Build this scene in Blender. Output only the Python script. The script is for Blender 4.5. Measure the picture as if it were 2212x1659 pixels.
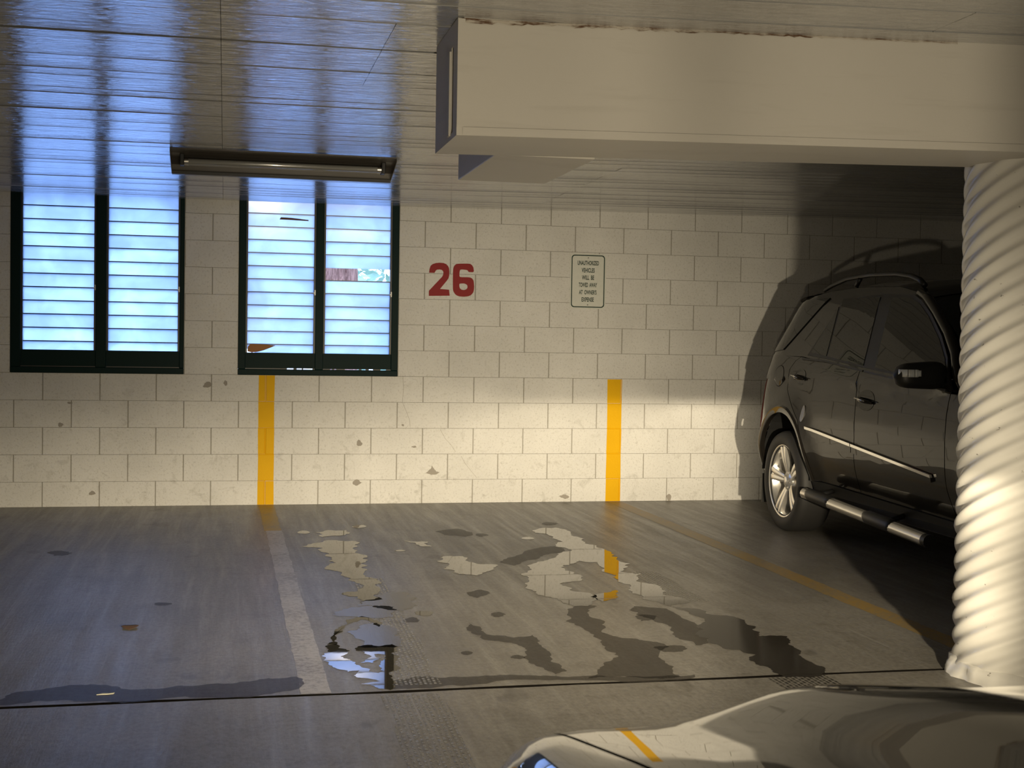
import bpy, bmesh, math, random
from mathutils import Vector, Matrix
for o in list(bpy.data.objects): bpy.data.objects.remove(o, do_unlink=True)
scene = bpy.context.scene
COL = scene.collection
R = random.Random(7)
PI = math.pi

# ------------------------------------------------------------------ camera
CAM = Vector((-2.3418, -10.2336, 1.268))
YAW, PITCH, ROLL, FPX = .215937, .0303949, .0162076, 2833.29
fw = Vector((math.sin(YAW)*math.cos(PITCH), math.cos(YAW)*math.cos(PITCH), -math.sin(PITCH)))
ri = Vector((math.cos(YAW), -math.sin(YAW), 0)); up = ri.cross(fw)
r2 = ri*math.cos(ROLL)+up*math.sin(ROLL); u2 = -ri*math.sin(ROLL)+up*math.cos(ROLL)
cd = bpy.data.cameras.new('camera'); cam = bpy.data.objects.new('camera', cd); COL.objects.link(cam)
M = Matrix((r2, u2, -fw)).transposed().to_4x4(); M.translation = CAM; cam.matrix_world = M
cd.sensor_fit = 'HORIZONTAL'; cd.sensor_width = 36; cd.lens = 36*FPX/2212; cd.clip_start = .05
cd.dof.use_dof = True; cd.dof.focus_distance = 8.5; cd.dof.aperture_fstop = 20.0
scene.camera = cam
# ------------------------------------------------------------------ world and exposure
w = bpy.data.worlds.new('sky'); scene.world = w; w.use_nodes = True
bg = w.node_tree.nodes['Background']; bg.inputs[0].default_value = (.45, .62, 1.0, 1); bg.inputs[1].default_value = 5.4
vs = scene.view_settings; vs.view_transform = 'Standard'; vs.look = 'None'; vs.exposure = 0.0; vs.gamma = 1; vs.use_curve_mapping = False

# headlamps of the car at the camera: warm low beams (the beam pattern is the lamp's own)
HEAD_P = 1620.0
HEADS = [(-.56, -8.80, .77), (-1.84, -8.80, .77)]
def headlamp_light(name, loc, power, r0, r1):
    ld = bpy.data.lights.new(name, 'POINT'); ld.energy = power; ld.color = (1, .85, .60); ld.shadow_soft_size = .035
    ld.use_nodes = True; nt = ld.node_tree; N = nt.nodes; L = nt.links
    em = N['Emission']
    tc = N.new('ShaderNodeTexCoord'); sx = N.new('ShaderNodeSeparateXYZ'); L.new(tc.outputs['Normal'], sx.inputs[0])
    def math_(op, a, b=None, c=None):
        n = N.new('ShaderNodeMath'); n.operation = op
        for i, v in enumerate((a, b, c)):
            if v is None: continue
            if isinstance(v, (int, float)): n.inputs[i].default_value = v
            else: L.new(v, n.inputs[i])
        return n.outputs[0]
    def mr(v, a, b, c, d):
        n = N.new('ShaderNodeMapRange'); n.interpolation_type = 'SMOOTHSTEP'; L.new(v, n.inputs['Value'])
        for k, x in zip(('From Min', 'From Max', 'To Min', 'To Max'), (a, b, c, d)): n.inputs[k].default_value = x
        return n.outputs[0]
    X, Y, Z = sx.outputs
    az = math_('DIVIDE', X, math_('MAXIMUM', Y, .05))
    cut = mr(az, -.10, .24, -.040, .004)                      # the cut-off climbs to the right
    soft = mr(az, .10, .22, .13, .016)                         # and is crisper there
    over = math_('DIVIDE', math_('SUBTRACT', Z, cut), soft)
    low = mr(over, -.5, .5, 1.0, .0)
    down = math_('POWER', math_('DIVIDE', math_('MAXIMUM', math_('MULTIPLY', Z, -1.0), 0.0), .20), 7.0)
    fall = math_('DIVIDE', mr(Z, -.17, -.08, 1.55, 1.0), math_('ADD', 1.0, down))
    side = math_('MULTIPLY', mr(az, -.60, .12, .10, 1.0), mr(az, r0, r1, 1.0, .026))
    beam = math_('MULTIPLY', math_('MULTIPLY', low, fall), side)
    stray = math_('MULTIPLY', math_('MULTIPLY', mr(Z, .02, .34, .52, .082), mr(Z, -.10, .0, .3, 1.0)), math_('MULTIPLY', math_('MULTIPLY', mr(az, .26, .42, 1.0, .17), mr(az, -.28, .08, .20, 1.0)), mr(Y, -.15, .35, 0.0, 1.0)))
    front = mr(Y, .0, .2, 0.0, 1.0)
    st = math_('ADD', math_('MULTIPLY', beam, front), stray)
    L.new(st, em.inputs['Strength'])
    o = bpy.data.objects.new(name, ld); COL.objects.link(o); o.location = loc
    return o

# ------------------------------------------------------------------ helpers
def zc(x, y=-3): return 2.325 + (.011+.011*min(1, max(0, -y/6)))*max(0, x+1.5)
def link(o, parent=None):
    COL.objects.link(o)
    if parent is not None: o.parent = parent
    return o
def tag(o, label=None, cat=None, group=None, kind=None):
    if label: o['label'] = label
    if cat: o['category'] = cat
    if group: o['group'] = group
    if kind: o['kind'] = kind
    return o
def empty(name, loc=(0, 0, 0), rz=0):
    o = bpy.data.objects.new(name, None); o.empty_display_size = .1; COL.objects.link(o); o.location = loc; o.rotation_euler = (0, 0, rz); return o
def mesh_obj(name, bm, mat, parent=None, smooth=False, recalc=True):
    if recalc: bmesh.ops.recalc_face_normals(bm, faces=bm.faces)
    me = bpy.data.meshes.new(name); bm.to_mesh(me); bm.free()
    me.materials.append(mat)
    if smooth:
        for p in me.polygons: p.use_smooth = True
    return link(bpy.data.objects.new(name, me), parent)
def split(o, ang=35):
    m = o.modifiers.new('split', 'EDGE_SPLIT'); m.split_angle = math.radians(ang); return o
def bevel(o, wd, seg=2):
    m = o.modifiers.new('bevel', 'BEVEL'); m.width = wd; m.segments = seg; m.limit_method = 'ANGLE'; return o
def add_box(bm, x0, x1, y0, y1, z0, z1):
    v = [bm.verts.new(p) for p in ((x0,y0,z0),(x1,y0,z0),(x1,y1,z0),(x0,y1,z0),(x0,y0,z1),(x1,y0,z1),(x1,y1,z1),(x0,y1,z1))]
    for f in ((0,3,2,1),(4,5,6,7),(0,1,5,4),(1,2,6,5),(2,3,7,6),(3,0,4,7)): bm.faces.new([v[i] for i in f])
def box(name, b, mat, parent=None, bev=0):
    bm = bmesh.new(); add_box(bm, *b); o = mesh_obj(name, bm, mat, parent)
    if bev: bevel(o, bev)
    return o
def grid_mesh(bm, pts, closed=False):
    V = [[bm.verts.new(p) for p in row] for row in pts]
    for i in range(len(V)-1):
        n = len(V[i])
        for j in range(n if closed else n-1):
            try: bm.faces.new((V[i][j], V[i][(j+1) % n], V[i+1][(j+1) % n], V[i+1][j]))
            except ValueError: pass
    return V
def lathe(bm, prof, axis='x', seg=48, c=(0, 0, 0)):
    """prof: (r, along) list; axis x, y or z"""
    rows = []
    for r, a in prof:
        row = []
        for k in range(seg):
            t = 2*PI*k/seg; p = (r*math.cos(t), r*math.sin(t))
            row.append({'x': (c[0]+a, c[1]+p[0], c[2]+p[1]), 'y': (c[0]+p[0], c[1]+a, c[2]+p[1]), 'z': (c[0]+p[0], c[1]+p[1], c[2]+a)}[axis])
        rows.append(row)
    return grid_mesh(bm, rows, True)
def tube(bm, pts, r, seg=10, cap=True):
    pts = [Vector(p) for p in pts]; rows = []
    for i, p in enumerate(pts):
        d = (pts[min(i+1, len(pts)-1)]-pts[max(i-1, 0)]).normalized()
        a = d.cross(Vector((0, 0, 1)));  a = a if a.length > 1e-3 else d.cross(Vector((1, 0, 0))); a.normalize(); b = d.cross(a)
        rr = r[i] if isinstance(r, (list, tuple)) else r
        rows.append([p+a*rr*math.cos(2*PI*k/seg)+b*rr*math.sin(2*PI*k/seg) for k in range(seg)])
    V = grid_mesh(bm, rows, True)
    if cap: bm.faces.new(V[0]); bm.faces.new(V[-1])
def prism(bm, poly, f):
    """poly: 2D points, f(a,b,side)->3D for side 0/1; closed prism"""
    A = [bm.verts.new(f(a, b, 0)) for a, b in poly]; B = [bm.verts.new(f(a, b, 1)) for a, b in poly]
    bm.faces.new(A); bm.faces.new(B[::-1]); n = len(A)
    for i in range(n): bm.faces.new((A[i], B[i], B[(i+1) % n], A[(i+1) % n]))
def interp(x, xs, ys):
    if x <= xs[0]: return ys[0]
    for i in range(len(xs)-1):
        if x <= xs[i+1]:
            t = (x-xs[i])/(xs[i+1]-xs[i]); return ys[i]+(ys[i+1]-ys[i])*t
    return ys[-1]
def sm(t): t = min(1, max(0, t)); return t*t*(3-2*t)

# ------------------------------------------------------------------ materials
class Nt:
    def __init__(s, name):
        s.m = bpy.data.materials.new(name); s.m.use_nodes = True; s.t = s.m.node_tree; s.N = s.t.nodes; s.p = s.N['Principled BSDF']; s.out = s.N['Material Output']
        s.tc = s.N.new('ShaderNodeTexCoord')
    def l(s, a, b): s.t.links.new(a, b)
    def node(s, typ, **kw):
        n = s.N.new(typ)
        for k, v in kw.items(): setattr(n, k, v)
        return n
    def coords(s, scale=(1, 1, 1), world=True, rot=(0, 0, 0)):
        mp = s.N.new('ShaderNodeMapping'); mp.inputs['Scale'].default_value = scale; mp.inputs['Rotation'].default_value = rot
        if world:
            g = s.N.new('ShaderNodeNewGeometry'); s.l(g.outputs['Position'], mp.inputs[0])
        else: s.l(s.tc.outputs['Object'], mp.inputs[0])
        return mp.outputs[0]
    def noise(s, vec, scale=5, detail=4, rough=.55, dist=0):
        n = s.N.new('ShaderNodeTexNoise'); s.l(vec, n.inputs['Vector']); n.inputs['Scale'].default_value = scale; n.inputs['Detail'].default_value = detail
        n.inputs['Roughness'].default_value = rough; n.inputs['Distortion'].default_value = dist; return n.outputs['Fac']
    def ramp(s, fac, stops):
        n = s.N.new('ShaderNodeValToRGB'); s.l(fac, n.inputs[0]); e = n.color_ramp.elements
        while len(e) < len(stops): e.new(.5)
        for i, (p, c) in enumerate(stops):
            e[i].position = p; e[i].color = (c, c, c, 1) if isinstance(c, (int, float)) else (*c, 1)
        return n.outputs[0]
    def mix(s, fac, a, b, mode='MIX'):
        n = s.N.new('ShaderNodeMix'); n.data_type = 'RGBA'; n.blend_type = mode
        for v, k in ((fac, 0), (a, 6), (b, 7)):
            if isinstance(v, (int, float)): n.inputs[k].default_value = v if k == 0 else (v, v, v, 1)
            elif isinstance(v, tuple): n.inputs[k].default_value = (*v, 1)
            else: s.l(v, n.inputs[k])
        return n.outputs[2]
    def math(s, op, a, b=None):
        n = s.N.new('ShaderNodeMath'); n.operation = op
        for i, v in enumerate((a, b)):
            if v is None: continue
            if isinstance(v, (int, float)): n.inputs[i].default_value = v
            else: s.l(v, n.inputs[i])
        return n.outputs[0]
    def set(s, **kw):
        for k, v in kw.items():
            i = s.p.inputs[k.replace('_', ' ')]
            if hasattr(v, 'is_linked') or hasattr(v, 'links'): s.l(v, i)
            elif isinstance(v, tuple) and len(v) == 3: i.default_value = (*v, 1)
            else: i.default_value = v
        return s
    def bump(s, h, strength=.3, dist=.01, normal=None):
        n = s.N.new('ShaderNodeBump'); n.inputs['Strength'].default_value = strength; n.inputs['Distance'].default_value = dist
        s.l(h, n.inputs['Height'])
        if normal is not None: s.l(normal, n.inputs['Normal'])
        s.l(n.outputs[0], s.p.inputs['Normal']); return n.outputs[0]
def plain(name, col, rough=.5, metal=0, coat=0, spec=.5):
    n = Nt(name); v = n.noise(n.coords(world=False), 30, 3)
    n.set(Base_Color=n.mix(v, tuple(c*.93 for c in col), tuple(min(1, c*1.07) for c in col)), Roughness=rough, Metallic=metal, Coat_Weight=coat, Coat_Roughness=.03, Specular_IOR_Level=spec)
    return n.m

def mat_block():
    n = Nt('painted_block'); c = n.coords()
    fine = n.noise(c, 90, 5, .65); big = n.noise(c, 2.2, 4); grime = n.noise(c, 9, 6, .7, .6)
    col = n.mix(n.ramp(big, [(.35, 0.0), (.7, 1.0)]), (.61, .60, .575), (.69, .68, .655))
    # scuffs and pores grow denser in the bottom metre of the wall, where cars rub it
    g = n.node('ShaderNodeNewGeometry'); sp = n.node('ShaderNodeSeparateXYZ'); n.l(g.outputs['Position'], sp.inputs[0])
    lowm = n.node('ShaderNodeMapRange'); n.l(sp.outputs[2], lowm.inputs[0]); lowm.inputs[1].default_value = 1.25; lowm.inputs[2].default_value = .1; lowm.inputs[3].default_value = .1; lowm.inputs[4].default_value = 1
    scuff = n.math('MULTIPLY', n.ramp(grime, [(.56, 0.0), (.68, 1.0)]), lowm.outputs[0])
    col = n.mix(n.math('MULTIPLY', scuff, .5), col, (.36, .345, .31))
    pores = n.ramp(n.noise(c, 62, 4, .7), [(.34, 1.0), (.46, 0.0)])
    col = n.mix(n.math('MULTIPLY', pores, .40), col, (.30, .28, .25))
    spots = n.math('MULTIPLY', n.ramp(n.noise(c, 26, 4, .6), [(.70, 0.0), (.74, 1.0)]), lowm.outputs[0])
    col = n.mix(n.math('MULTIPLY', spots, .7), col, (.25, .235, .21))
    n.set(Base_Color=col, Roughness=.62, Specular_IOR_Level=.35)
    n.bump(fine, .6, .006); return n.m
def mat_ceiling():
    n = Nt('painted_board_ceiling'); c = n.coords()
    big = n.noise(c, 1.3, 3); dirt = n.noise(n.coords((.6, 7, 1)), 3, 5, .6)
    col = n.mix(big, (.28, .282, .285), (.34, .342, .345))
    col = n.mix(n.math('MULTIPLY', n.ramp(dirt, [(.5, 0.0), (.8, 1.0)]), .35), col, (.36, .34, .31))
    rough = n.ramp(n.noise(n.coords((1, 3, 1)), 4, 4), [(.3, .10), (.7, .20)])
    n.set(Base_Color=col, Roughness=rough, Specular_IOR_Level=.85)
    # thick brushed paint: fine ripples and ridges that run along the boards
    rip = n.noise(n.coords((14, 34, 10)), 1.0, 5, .62, 1.2)
    rid = n.noise(n.coords((2.2, 60, 1)), 1.0, 3, .6, .4)
    h = n.math('ADD', n.math('MULTIPLY', rip, .75), n.math('MULTIPLY', rid, .45))
    nb = n.bump(h, .40, .010); n.set(Coat_Weight=1.0, Coat_Roughness=.075, Coat_IOR=2.1); n.l(nb, n.p.inputs['Coat Normal']); return n.m
def mat_concrete(name='floor_concrete'):
    n = Nt(name); c = n.coords()
    big = n.noise(c, .9, 5, .6, .3); mid = n.noise(c, 4.5, 6, .65); fine = n.noise(c, 120, 4, .7)
    streak = n.noise(n.coords((9, .5, 1)), 1.5, 6, .7, .4)
    swirl = n.noise(n.coords((3, 22, 1), rot=(0, 0, .12)), 1.2, 5, .6)
    col = n.mix(n.ramp(big, [(.3, 0.0), (.7, 1.0)]), (.138, .129, .114), (.216, .203, .182))
    col = n.mix(n.math('MULTIPLY', n.ramp(mid, [(.52, 0.0), (.72, 1.0)]), .45), col, (.080, .070, .056))
    col = n.mix(n.math('MULTIPLY', n.ramp(streak, [(.5, 0.0), (.7, 1.0)]), .35), col, (.24, .23, .215))
    col = n.mix(n.math('MULTIPLY', n.ramp(fine, [(.55, 0.0), (.8, 1.0)]), .4), col, (.07, .064, .055))
    grain = n.noise(n.coords((1, .7, 1)), 52, 8, .74)
    col = n.mix(1.0, col, n.ramp(grain, [(.30, .62), (.50, 1.0), (.72, 1.34)]), 'MULTIPLY')
    scr = n.ramp(n.noise(n.coords((46, 1.1, 1), rot=(0, 0, -.10)), 1.0, 5, .6, .25), [(.60, 0.0), (.72, 1.0)])
    patch = n.ramp(n.noise(c, .8, 3), [(.42, 0.0), (.62, 1.0)])
    col = n.mix(n.math('MULTIPLY', n.math('MULTIPLY', scr, patch), .5), col, (.32, .31, .295))
    oil = n.ramp(n.noise(n.coords((1.6, 1, 1)), 2.6, 3, .5), [(.66, 0.0), (.72, 1.0)])
    col = n.mix(n.math('MULTIPLY', oil, .5), col, (.055, .048, .038))
    ro = n.mix(n.ramp(streak, [(.35, 0.0), (.7, 1.0)]), .46, .27)
    ro = n.mix(n.math('MULTIPLY', swirl, .5), ro, .50)
    n.set(Base_Color=col, Roughness=ro, Specular_IOR_Level=.55)
    h = n.math('ADD', n.math('MULTIPLY', fine, .5), n.math('MULTIPLY', n.noise(n.coords((60, 6, 1)), 2, 4, .6), .5))
    n.bump(h, .4, .004); return n.m
def mat_paint_stripe(name, col, bare, wear, rough=.45):
    """worn road paint: flakes away to bare concrete by noise"""
    n = Nt(name); c = n.coords()
    f = n.noise(c, 38, 6, .75); f2 = n.noise(c, 3.0, 3)
    m = n.ramp(n.math('ADD', n.math('MULTIPLY', f, .7), n.math('MULTIPLY', f2, .3)), [(wear-.07, 0.0), (wear+.07, 1.0)])
    n.set(Base_Color=n.mix(m, bare, col), Roughness=rough, Specular_IOR_Level=.5)
    n.bump(n.noise(c, 110, 3), .2, .002); return n.m
def mat_wall_yellow():
    n = Nt('yellow_wall_paint'); c = n.coords()
    n.set(Base_Color=n.mix(n.noise(c, 3, 4), (.62, .335, .002), (.74, .42, .004)), Roughness=.6, Specular_IOR_Level=.12); n.bump(n.noise(c, 80, 4, .6), .35, .003); return n.m
def mat_water(name, dark, rough=.02, alpha=.8, spec=.62):
    n = Nt(name); c = n.coords()
    n.set(Base_Color=n.mix(n.noise(c, 12, 4), dark, tuple(d*1.5 for d in dark)), Roughness=rough, IOR=1.45, Specular_IOR_Level=spec)
    n.bump(n.noise(c, 9, 3, .5), .015, .004)
    tr = n.node('ShaderNodeBsdfTransparent'); mx = n.node('ShaderNodeMixShader'); mx.inputs[0].default_value = alpha
    n.l(tr.outputs[0], mx.inputs[1]); n.l(n.p.outputs[0], mx.inputs[2]); n.l(mx.outputs[0], n.out.inputs[0]); return n.m
def mat_tread(name, dark, rough=.08):
    n = Nt(name); c = n.coords(world=False)
    b = n.node('ShaderNodeTexBrick'); n.l(c, b.inputs[0]); b.inputs['Scale'].default_value = 1.0
    b.inputs['Brick Width'].default_value = .034; b.inputs['Row Height'].default_value = .018; b.inputs['Mortar Size'].default_value = .0050; b.inputs['Mortar Smooth'].default_value = .3
    rag = n.ramp(n.noise(c, 42, 5, .7), [(.36, 0.0), (.50, 1.0)])
    fac = n.math('MULTIPLY', n.math('SUBTRACT', 1.0, b.outputs['Fac']), rag)
    n.set(Base_Color=dark, Roughness=rough, Specular_IOR_Level=.8); n.bump(n.noise(c, 120, 3), .8, .005)
    tr = n.node('ShaderNodeBsdfTransparent'); mx = n.node('ShaderNodeMixShader'); n.l(n.math('MULTIPLY', fac, .9), mx.inputs[0])
    n.l(tr.outputs[0], mx.inputs[1]); n.l(n.p.outputs[0], mx.inputs[2]); n.l(mx.outputs[0], n.out.inputs[0]); return n.m
def mat_frost(name, tint=(.72, .83, 1.0)):
    """frosted, slightly dirty louver glass: scatters the daylight behind it"""
    n = Nt(name); c = n.coords()
    d = n.noise(n.coords((1.5, 1, 1.8)), 3, 4, .55, .5)
    oi = n.node('ShaderNodeObjectInfo')
    col = n.mix(n.ramp(d, [(.35, 0.0), (.65, 1.0)]), tuple(t*.84 for t in tint), tint)
    v = n.node('ShaderNodeMapRange'); n.l(oi.outputs['Random'], v.inputs[0]); v.inputs[3].default_value = .86; v.inputs[4].default_value = 1.0
    col = n.mix(1.0, col, v.outputs[0], 'MULTIPLY')
    t = n.node('ShaderNodeBsdfTranslucent'); n.l(col, t.inputs[0])
    gl = n.node('ShaderNodeBsdfGlossy'); gl.inputs['Roughness'].default_value = .15
    mx = n.node('ShaderNodeMixShader'); mx.inputs[0].default_value = .04
    n.l(t.outputs[0], mx.inputs[1]); n.l(gl.outputs[0], mx.inputs[2]); n.l(mx.outputs[0], n.out.inputs[0]); return n.m
def mat_column():
    n = Nt('painted_corrugated_steel'); c = n.coords()
    v = n.noise(c, 5, 4); chip = n.ramp(n.noise(n.coords((1, 1, 1.8)), 17, 4, .65), [(.69, 0.0), (.71, 1.0)])
    col = n.mix(v, (.60, .585, .545), (.70, .685, .645)); col = n.mix(n.math('MULTIPLY', chip, .8), col, (.13, .115, .10))
    n.set(Base_Color=col, Roughness=.30, Specular_IOR_Level=.5); n.bump(n.noise(c, 60, 3), .08, .003); return n.m
def mat_drywall():
    n = Nt('painted_plaster'); c = n.coords()
    st = n.noise(n.coords((.5, 1, 6)), 3, 5, .6, .4)
    col = n.mix(n.noise(c, 1.5, 4), (.54, .515, .47), (.62, .595, .55)); col = n.mix(n.math('MULTIPLY', n.ramp(st, [(.55, 0.0), (.75, 1.0)]), .3), col, (.40, .375, .33))
    n.set(Base_Color=col, Roughness=.5, Specular_IOR_Level=.4); n.bump(n.noise(c, 140, 4, .6), .12, .003); return n.m
def mat_carpaint(name, a, b, cior=1.38, cw=.9):
    n = Nt(name); c = n.coords(world=False)
    n.set(Base_Color=n.mix(n.noise(c, 4, 4), a, b), Roughness=.4, Metallic=0.0, Specular_IOR_Level=.05, Coat_Weight=cw, Coat_Roughness=.012, Coat_IOR=cior); return n.m
def mat_bark():
    n = Nt('bark'); c = n.coords((1, 1, .22)); f = n.noise(c, 26, 6, .7, .8)
    n.set(Base_Color=n.mix(n.ramp(f, [(.35, 0.0), (.65, 1.0)]), (.13, .05, .035), (.66, .36, .28)), Roughness=.9); n.bump(f, 1, .05); return n.m
def mat_leaf():
    n = Nt('leaf'); oi = n.node('ShaderNodeObjectInfo'); c = n.coords(); f = n.noise(c, 9, 3)
    n.set(Base_Color=n.mix(f, (.16, .30, .20), (.55, .75, .62)), Roughness=.4); return n.m

B_ = mat_block(); CEIL = mat_ceiling(); CONC = mat_concrete(); YEL = mat_wall_yellow(); DRY = mat_drywall(); COLM = mat_column()
MORT = plain('mortar_paint', (.30, .285, .25), .8); GREEN = plain('dark_green_enamel', (.003, .015, .0145), 0.5, 0, 0, .08)
FROST = mat_frost('frosted_glass'); GSHADE = plain('louver_gap_shade', (.05, .09, .15), .3); METAL = plain('grey_metal', (.34, .33, .31), .4, .6); WHITE_EN = plain('fixture_enamel', (.085, .075, .065), .28)
TUBE = plain('tube_glass', (.22, .22, .21), .10, 0, 1.0); BLACKP = plain('black_plastic', (.010, .010, .010), .45); RUB = plain('tyre_rubber', (.020, .019, .018), .62)
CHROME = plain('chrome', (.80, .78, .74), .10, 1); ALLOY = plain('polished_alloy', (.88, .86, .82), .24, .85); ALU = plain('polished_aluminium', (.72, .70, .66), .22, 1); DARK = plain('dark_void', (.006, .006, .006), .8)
SUVP = mat_carpaint('brown_black_metallic', (.010, .0085, .0075), (.014, .012, .010)); CARP = mat_carpaint('black_car_paint', (.004, .004, .005), (.006, .006, .007), 1.7, 1.0)
GLASSD = plain('tinted_glass', (.004, .005, .005), .02, 0, 0, .3)
RED = plain('red_number_paint', (.24, .004, .006), .55, 0, 0, .3); SIGNW = plain('sign_white', (.60, .61, .56), .35); SIGNG = plain('sign_dark_green', (.012, .035, .025), .45)
LAMPL = plain('clear_lamp_lens', (.75, .78, .80), .06, .35, 1.0); TAIL = plain('tail_lamp_lens', (.28, .05, .04), .12, 0, 1.0)
BROWN = plain('dry_leaf_brown', (.30, .13, .035), .7); CHIPM = plain('bare_concrete_chip', (.30, .275, .24), .85)

# ------------------------------------------------------------------ floor: two slabs with an open joint between them
JY = -5.53
EDGE = plain('dirty_slab_edge', (.004, .0035, .003), .95, 0, 0, 0)
floor = box('floor', (-7.2, 8.2, -14.4, .2, -.14, -.10), DARK); tag(floor, kind='structure')
def slab(y0, y1, r):
    bm = bmesh.new(); xs = [-7.2+i*.22 for i in range(71)]; rr = random.Random(r)
    def wob(x, y): return y+(.004*math.sin(x*5.1+r)+.003*math.sin(x*13+r*2) if abs(y-JY) < .03 else 0)
    top = [[(x, wob(x, y), 0 if not e else -.002) for x in xs] for y, e in ((y0, 1), (y0+.002, 0), (y1-.002, 0), (y1, 1))]
    rows = [[(x, wob(x, y0), -.10) for x in xs]]+top+[[(x, wob(x, y1), -.10) for x in xs]]
    grid_mesh(bm, rows); o = mesh_obj('slab', bm, CONC, floor); o.data.materials.append(EDGE)
    for p in o.data.polygons:
        if abs(p.normal.z) < .95: p.material_index = 1
    return o
slab(-14.4, JY-.012, 1); slab(JY+.012, .2, 2)
box('joint_filler', (-7.2, 8.2, JY-.02, JY+.02, -.1, -.008), DARK, floor)

# ------------------------------------------------------------------ back wall of painted concrete blocks
BW, BH, H1 = .4064, .2032, .1875
WINS = [(-3.885, -2.645), (-2.242, -1.018)]; WZ = 1.0
bm = bmesh.new()
for x0, x1, z0, z1 in ((-7.2, 8.2, -.1, WZ), (-7.2, WINS[0][0], WZ, 2.5), (WINS[0][1], WINS[1][0], WZ, 2.5), (WINS[1][1], 8.2, WZ, 2.5)): add_box(bm, x0, x1, .007, .19, z0, z1)
XB0, XB1 = -11*BW, 12*BW
for x0, x1 in ((-7.2, XB0), (XB1, 8.2)): add_box(bm, x0, x1, 0, .007, 0, 2.5)
wall = mesh_obj('wall_back', bm, MORT); tag(wall, kind='structure')
wall.data.materials.append(B_)
_bm = {}
def block_mesh(w_, h_):
    k = (round(w_, 3), round(h_, 3))
    if k not in _bm:
        g, e = .0030, .0022
        x, z = k[0]/2-g, k[1]/2-.0007
        bm = bmesh.new()
        rows = [[(-x, .012, -z), (x, .012, -z), (x, .012, z), (-x, .012, z)], [(-x, e, -z), (x, e, -z), (x, e, z), (-x, e, z)], [(-x+e, 0, -z+.0012), (x-e, 0, -z+.0012), (x-e, 0, z-.0012), (-x+e, 0, z-.0012)]]
        V = grid_mesh(bm, rows, True); bm.faces.new(V[-1])
        bmesh.ops.recalc_face_normals(bm, faces=bm.faces); me = bpy.data.meshes.new('block'); bm.to_mesh(me); bm.free(); me.materials.append(B_); _bm[k] = me
    return _bm[k]
def put_block(x0, x1, z0, z1):
    if x1-x0 < .02: return
    o = bpy.data.objects.new('block', block_mesh(x1-x0, z1-z0)); o.location = ((x0+x1)/2, R.uniform(-.0012, .0012), (z0+z1)/2); link(o, wall)
for c in range(12):
    z0 = 0 if c == 0 else H1+(c-1)*BH; z1 = z0+(H1 if c == 0 else BH)
    if c == 11: z1 = 2.42
    off = 0 if c % 2 == 0 else .5
    x = XB0-BW*off
    while x < XB1-.01:
        a, b = max(x, XB0), min(x+BW, XB1)
        if c < 5: put_block(a, b, z0, z1)
        else:
            segs = [(a, b)]
            for wx0, wx1 in WINS:
                ns = []
                for p, q in segs:
                    if q <= wx0 or p >= wx1: ns.append((p, q))
                    else:
                        if p < wx0: ns.append((p, wx0))
                        if q > wx1: ns.append((wx1, q))
                segs = ns
            for p, q in segs: put_block(p, q, z0, z1)
        x += BW
def px_wall(x, y, Y=0):
    d = fw+r2*((x-1106)/FPX)-u2*((y-829.5)/FPX); t = (Y-CAM.y)/d.y; p = CAM+d*t; return p.x, p.z
def px_floor(x, y, Z=0):
    d = fw+r2*((x-1106)/FPX)-u2*((y-829.5)/FPX); t = (Z-CAM.z)/d.z; p = CAM+d*t; return p.x, p.y
# chips where the paint has come off, and wall scrapes
def ragged(pts, amp=.18, lev=3, seed=1):
    rr = random.Random(seed); P = [Vector(p) for p in pts]
    for _ in range(lev):
        Q = []
        for i, p in enumerate(P):
            q = P[(i+1) % len(P)]; d = q-p; nrm = Vector((-d.y, d.x)); Q += [p, p+d*rr.uniform(.38, .62)+nrm*rr.uniform(-amp, amp)]
        P = Q
    return P
def flat_poly(name, pts, f, mat, parent=None):
    bm = bmesh.new(); vs_ = [bm.verts.new(f(p.x, p.y)) for p in pts]; bm.faces.new(vs_)
    bmesh.ops.triangulate(bm, faces=bm.faces); return mesh_obj(name, bm, mat, parent, recalc=False)
CH = [(-.752, .265, .075, .05), (-1.313, .477, .03, .028), (-1.328, .169, .04, .025), (-3.532, .616, .028, .02), (-2.468, .919, .035, .025), (-2.334, .941, .02, .025), (-.876, .448, .028, .01), (1.241, .026, .03, .03), (-3.467, .778, .03, .012), (-.97, .619, .012, .016), (-3.3, .10, .03, .02), (.36, .04, .06, .02)]
for i, (x, z, a, b) in enumerate(CH):
    n = 7; pts = [(x+a*math.cos(2*PI*k/n)*R.uniform(.5, 1.1), z+b*math.sin(2*PI*k/n)*R.uniform(.5, 1.1)) for k in range(n)]
    if i == 0: pts = [(-.80, .235), (-.74, .225), (-.685, .237), (-.672, .245), (-.70, .252), (-.722, .28), (-.735, .30), (-.745, .272), (-.77, .25)]
    flat_poly('paint_chip', ragged(pts, .16, 2, i), lambda p, q: (p, -.0022, q), CHIPM, wall).data.flip_normals()

for ck in ([(870, 812), (872, 840), (869, 868), (878, 890), (885, 908), (886, 922)], [(951, 928), (962, 948), (975, 962), (984, 976)], [(996, 985), (1004, 1000), (1018, 1018), (1030, 1032)]):
    bm = bmesh.new(); P_ = [px_wall(*p) for p in ck]
    grid_mesh(bm, [[(a-.0012, -.0020, b), (a+.0012, -.0020, b)] for a, b in P_]); mesh_obj('hairline_crack', bm, CHIPM, wall)
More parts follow.
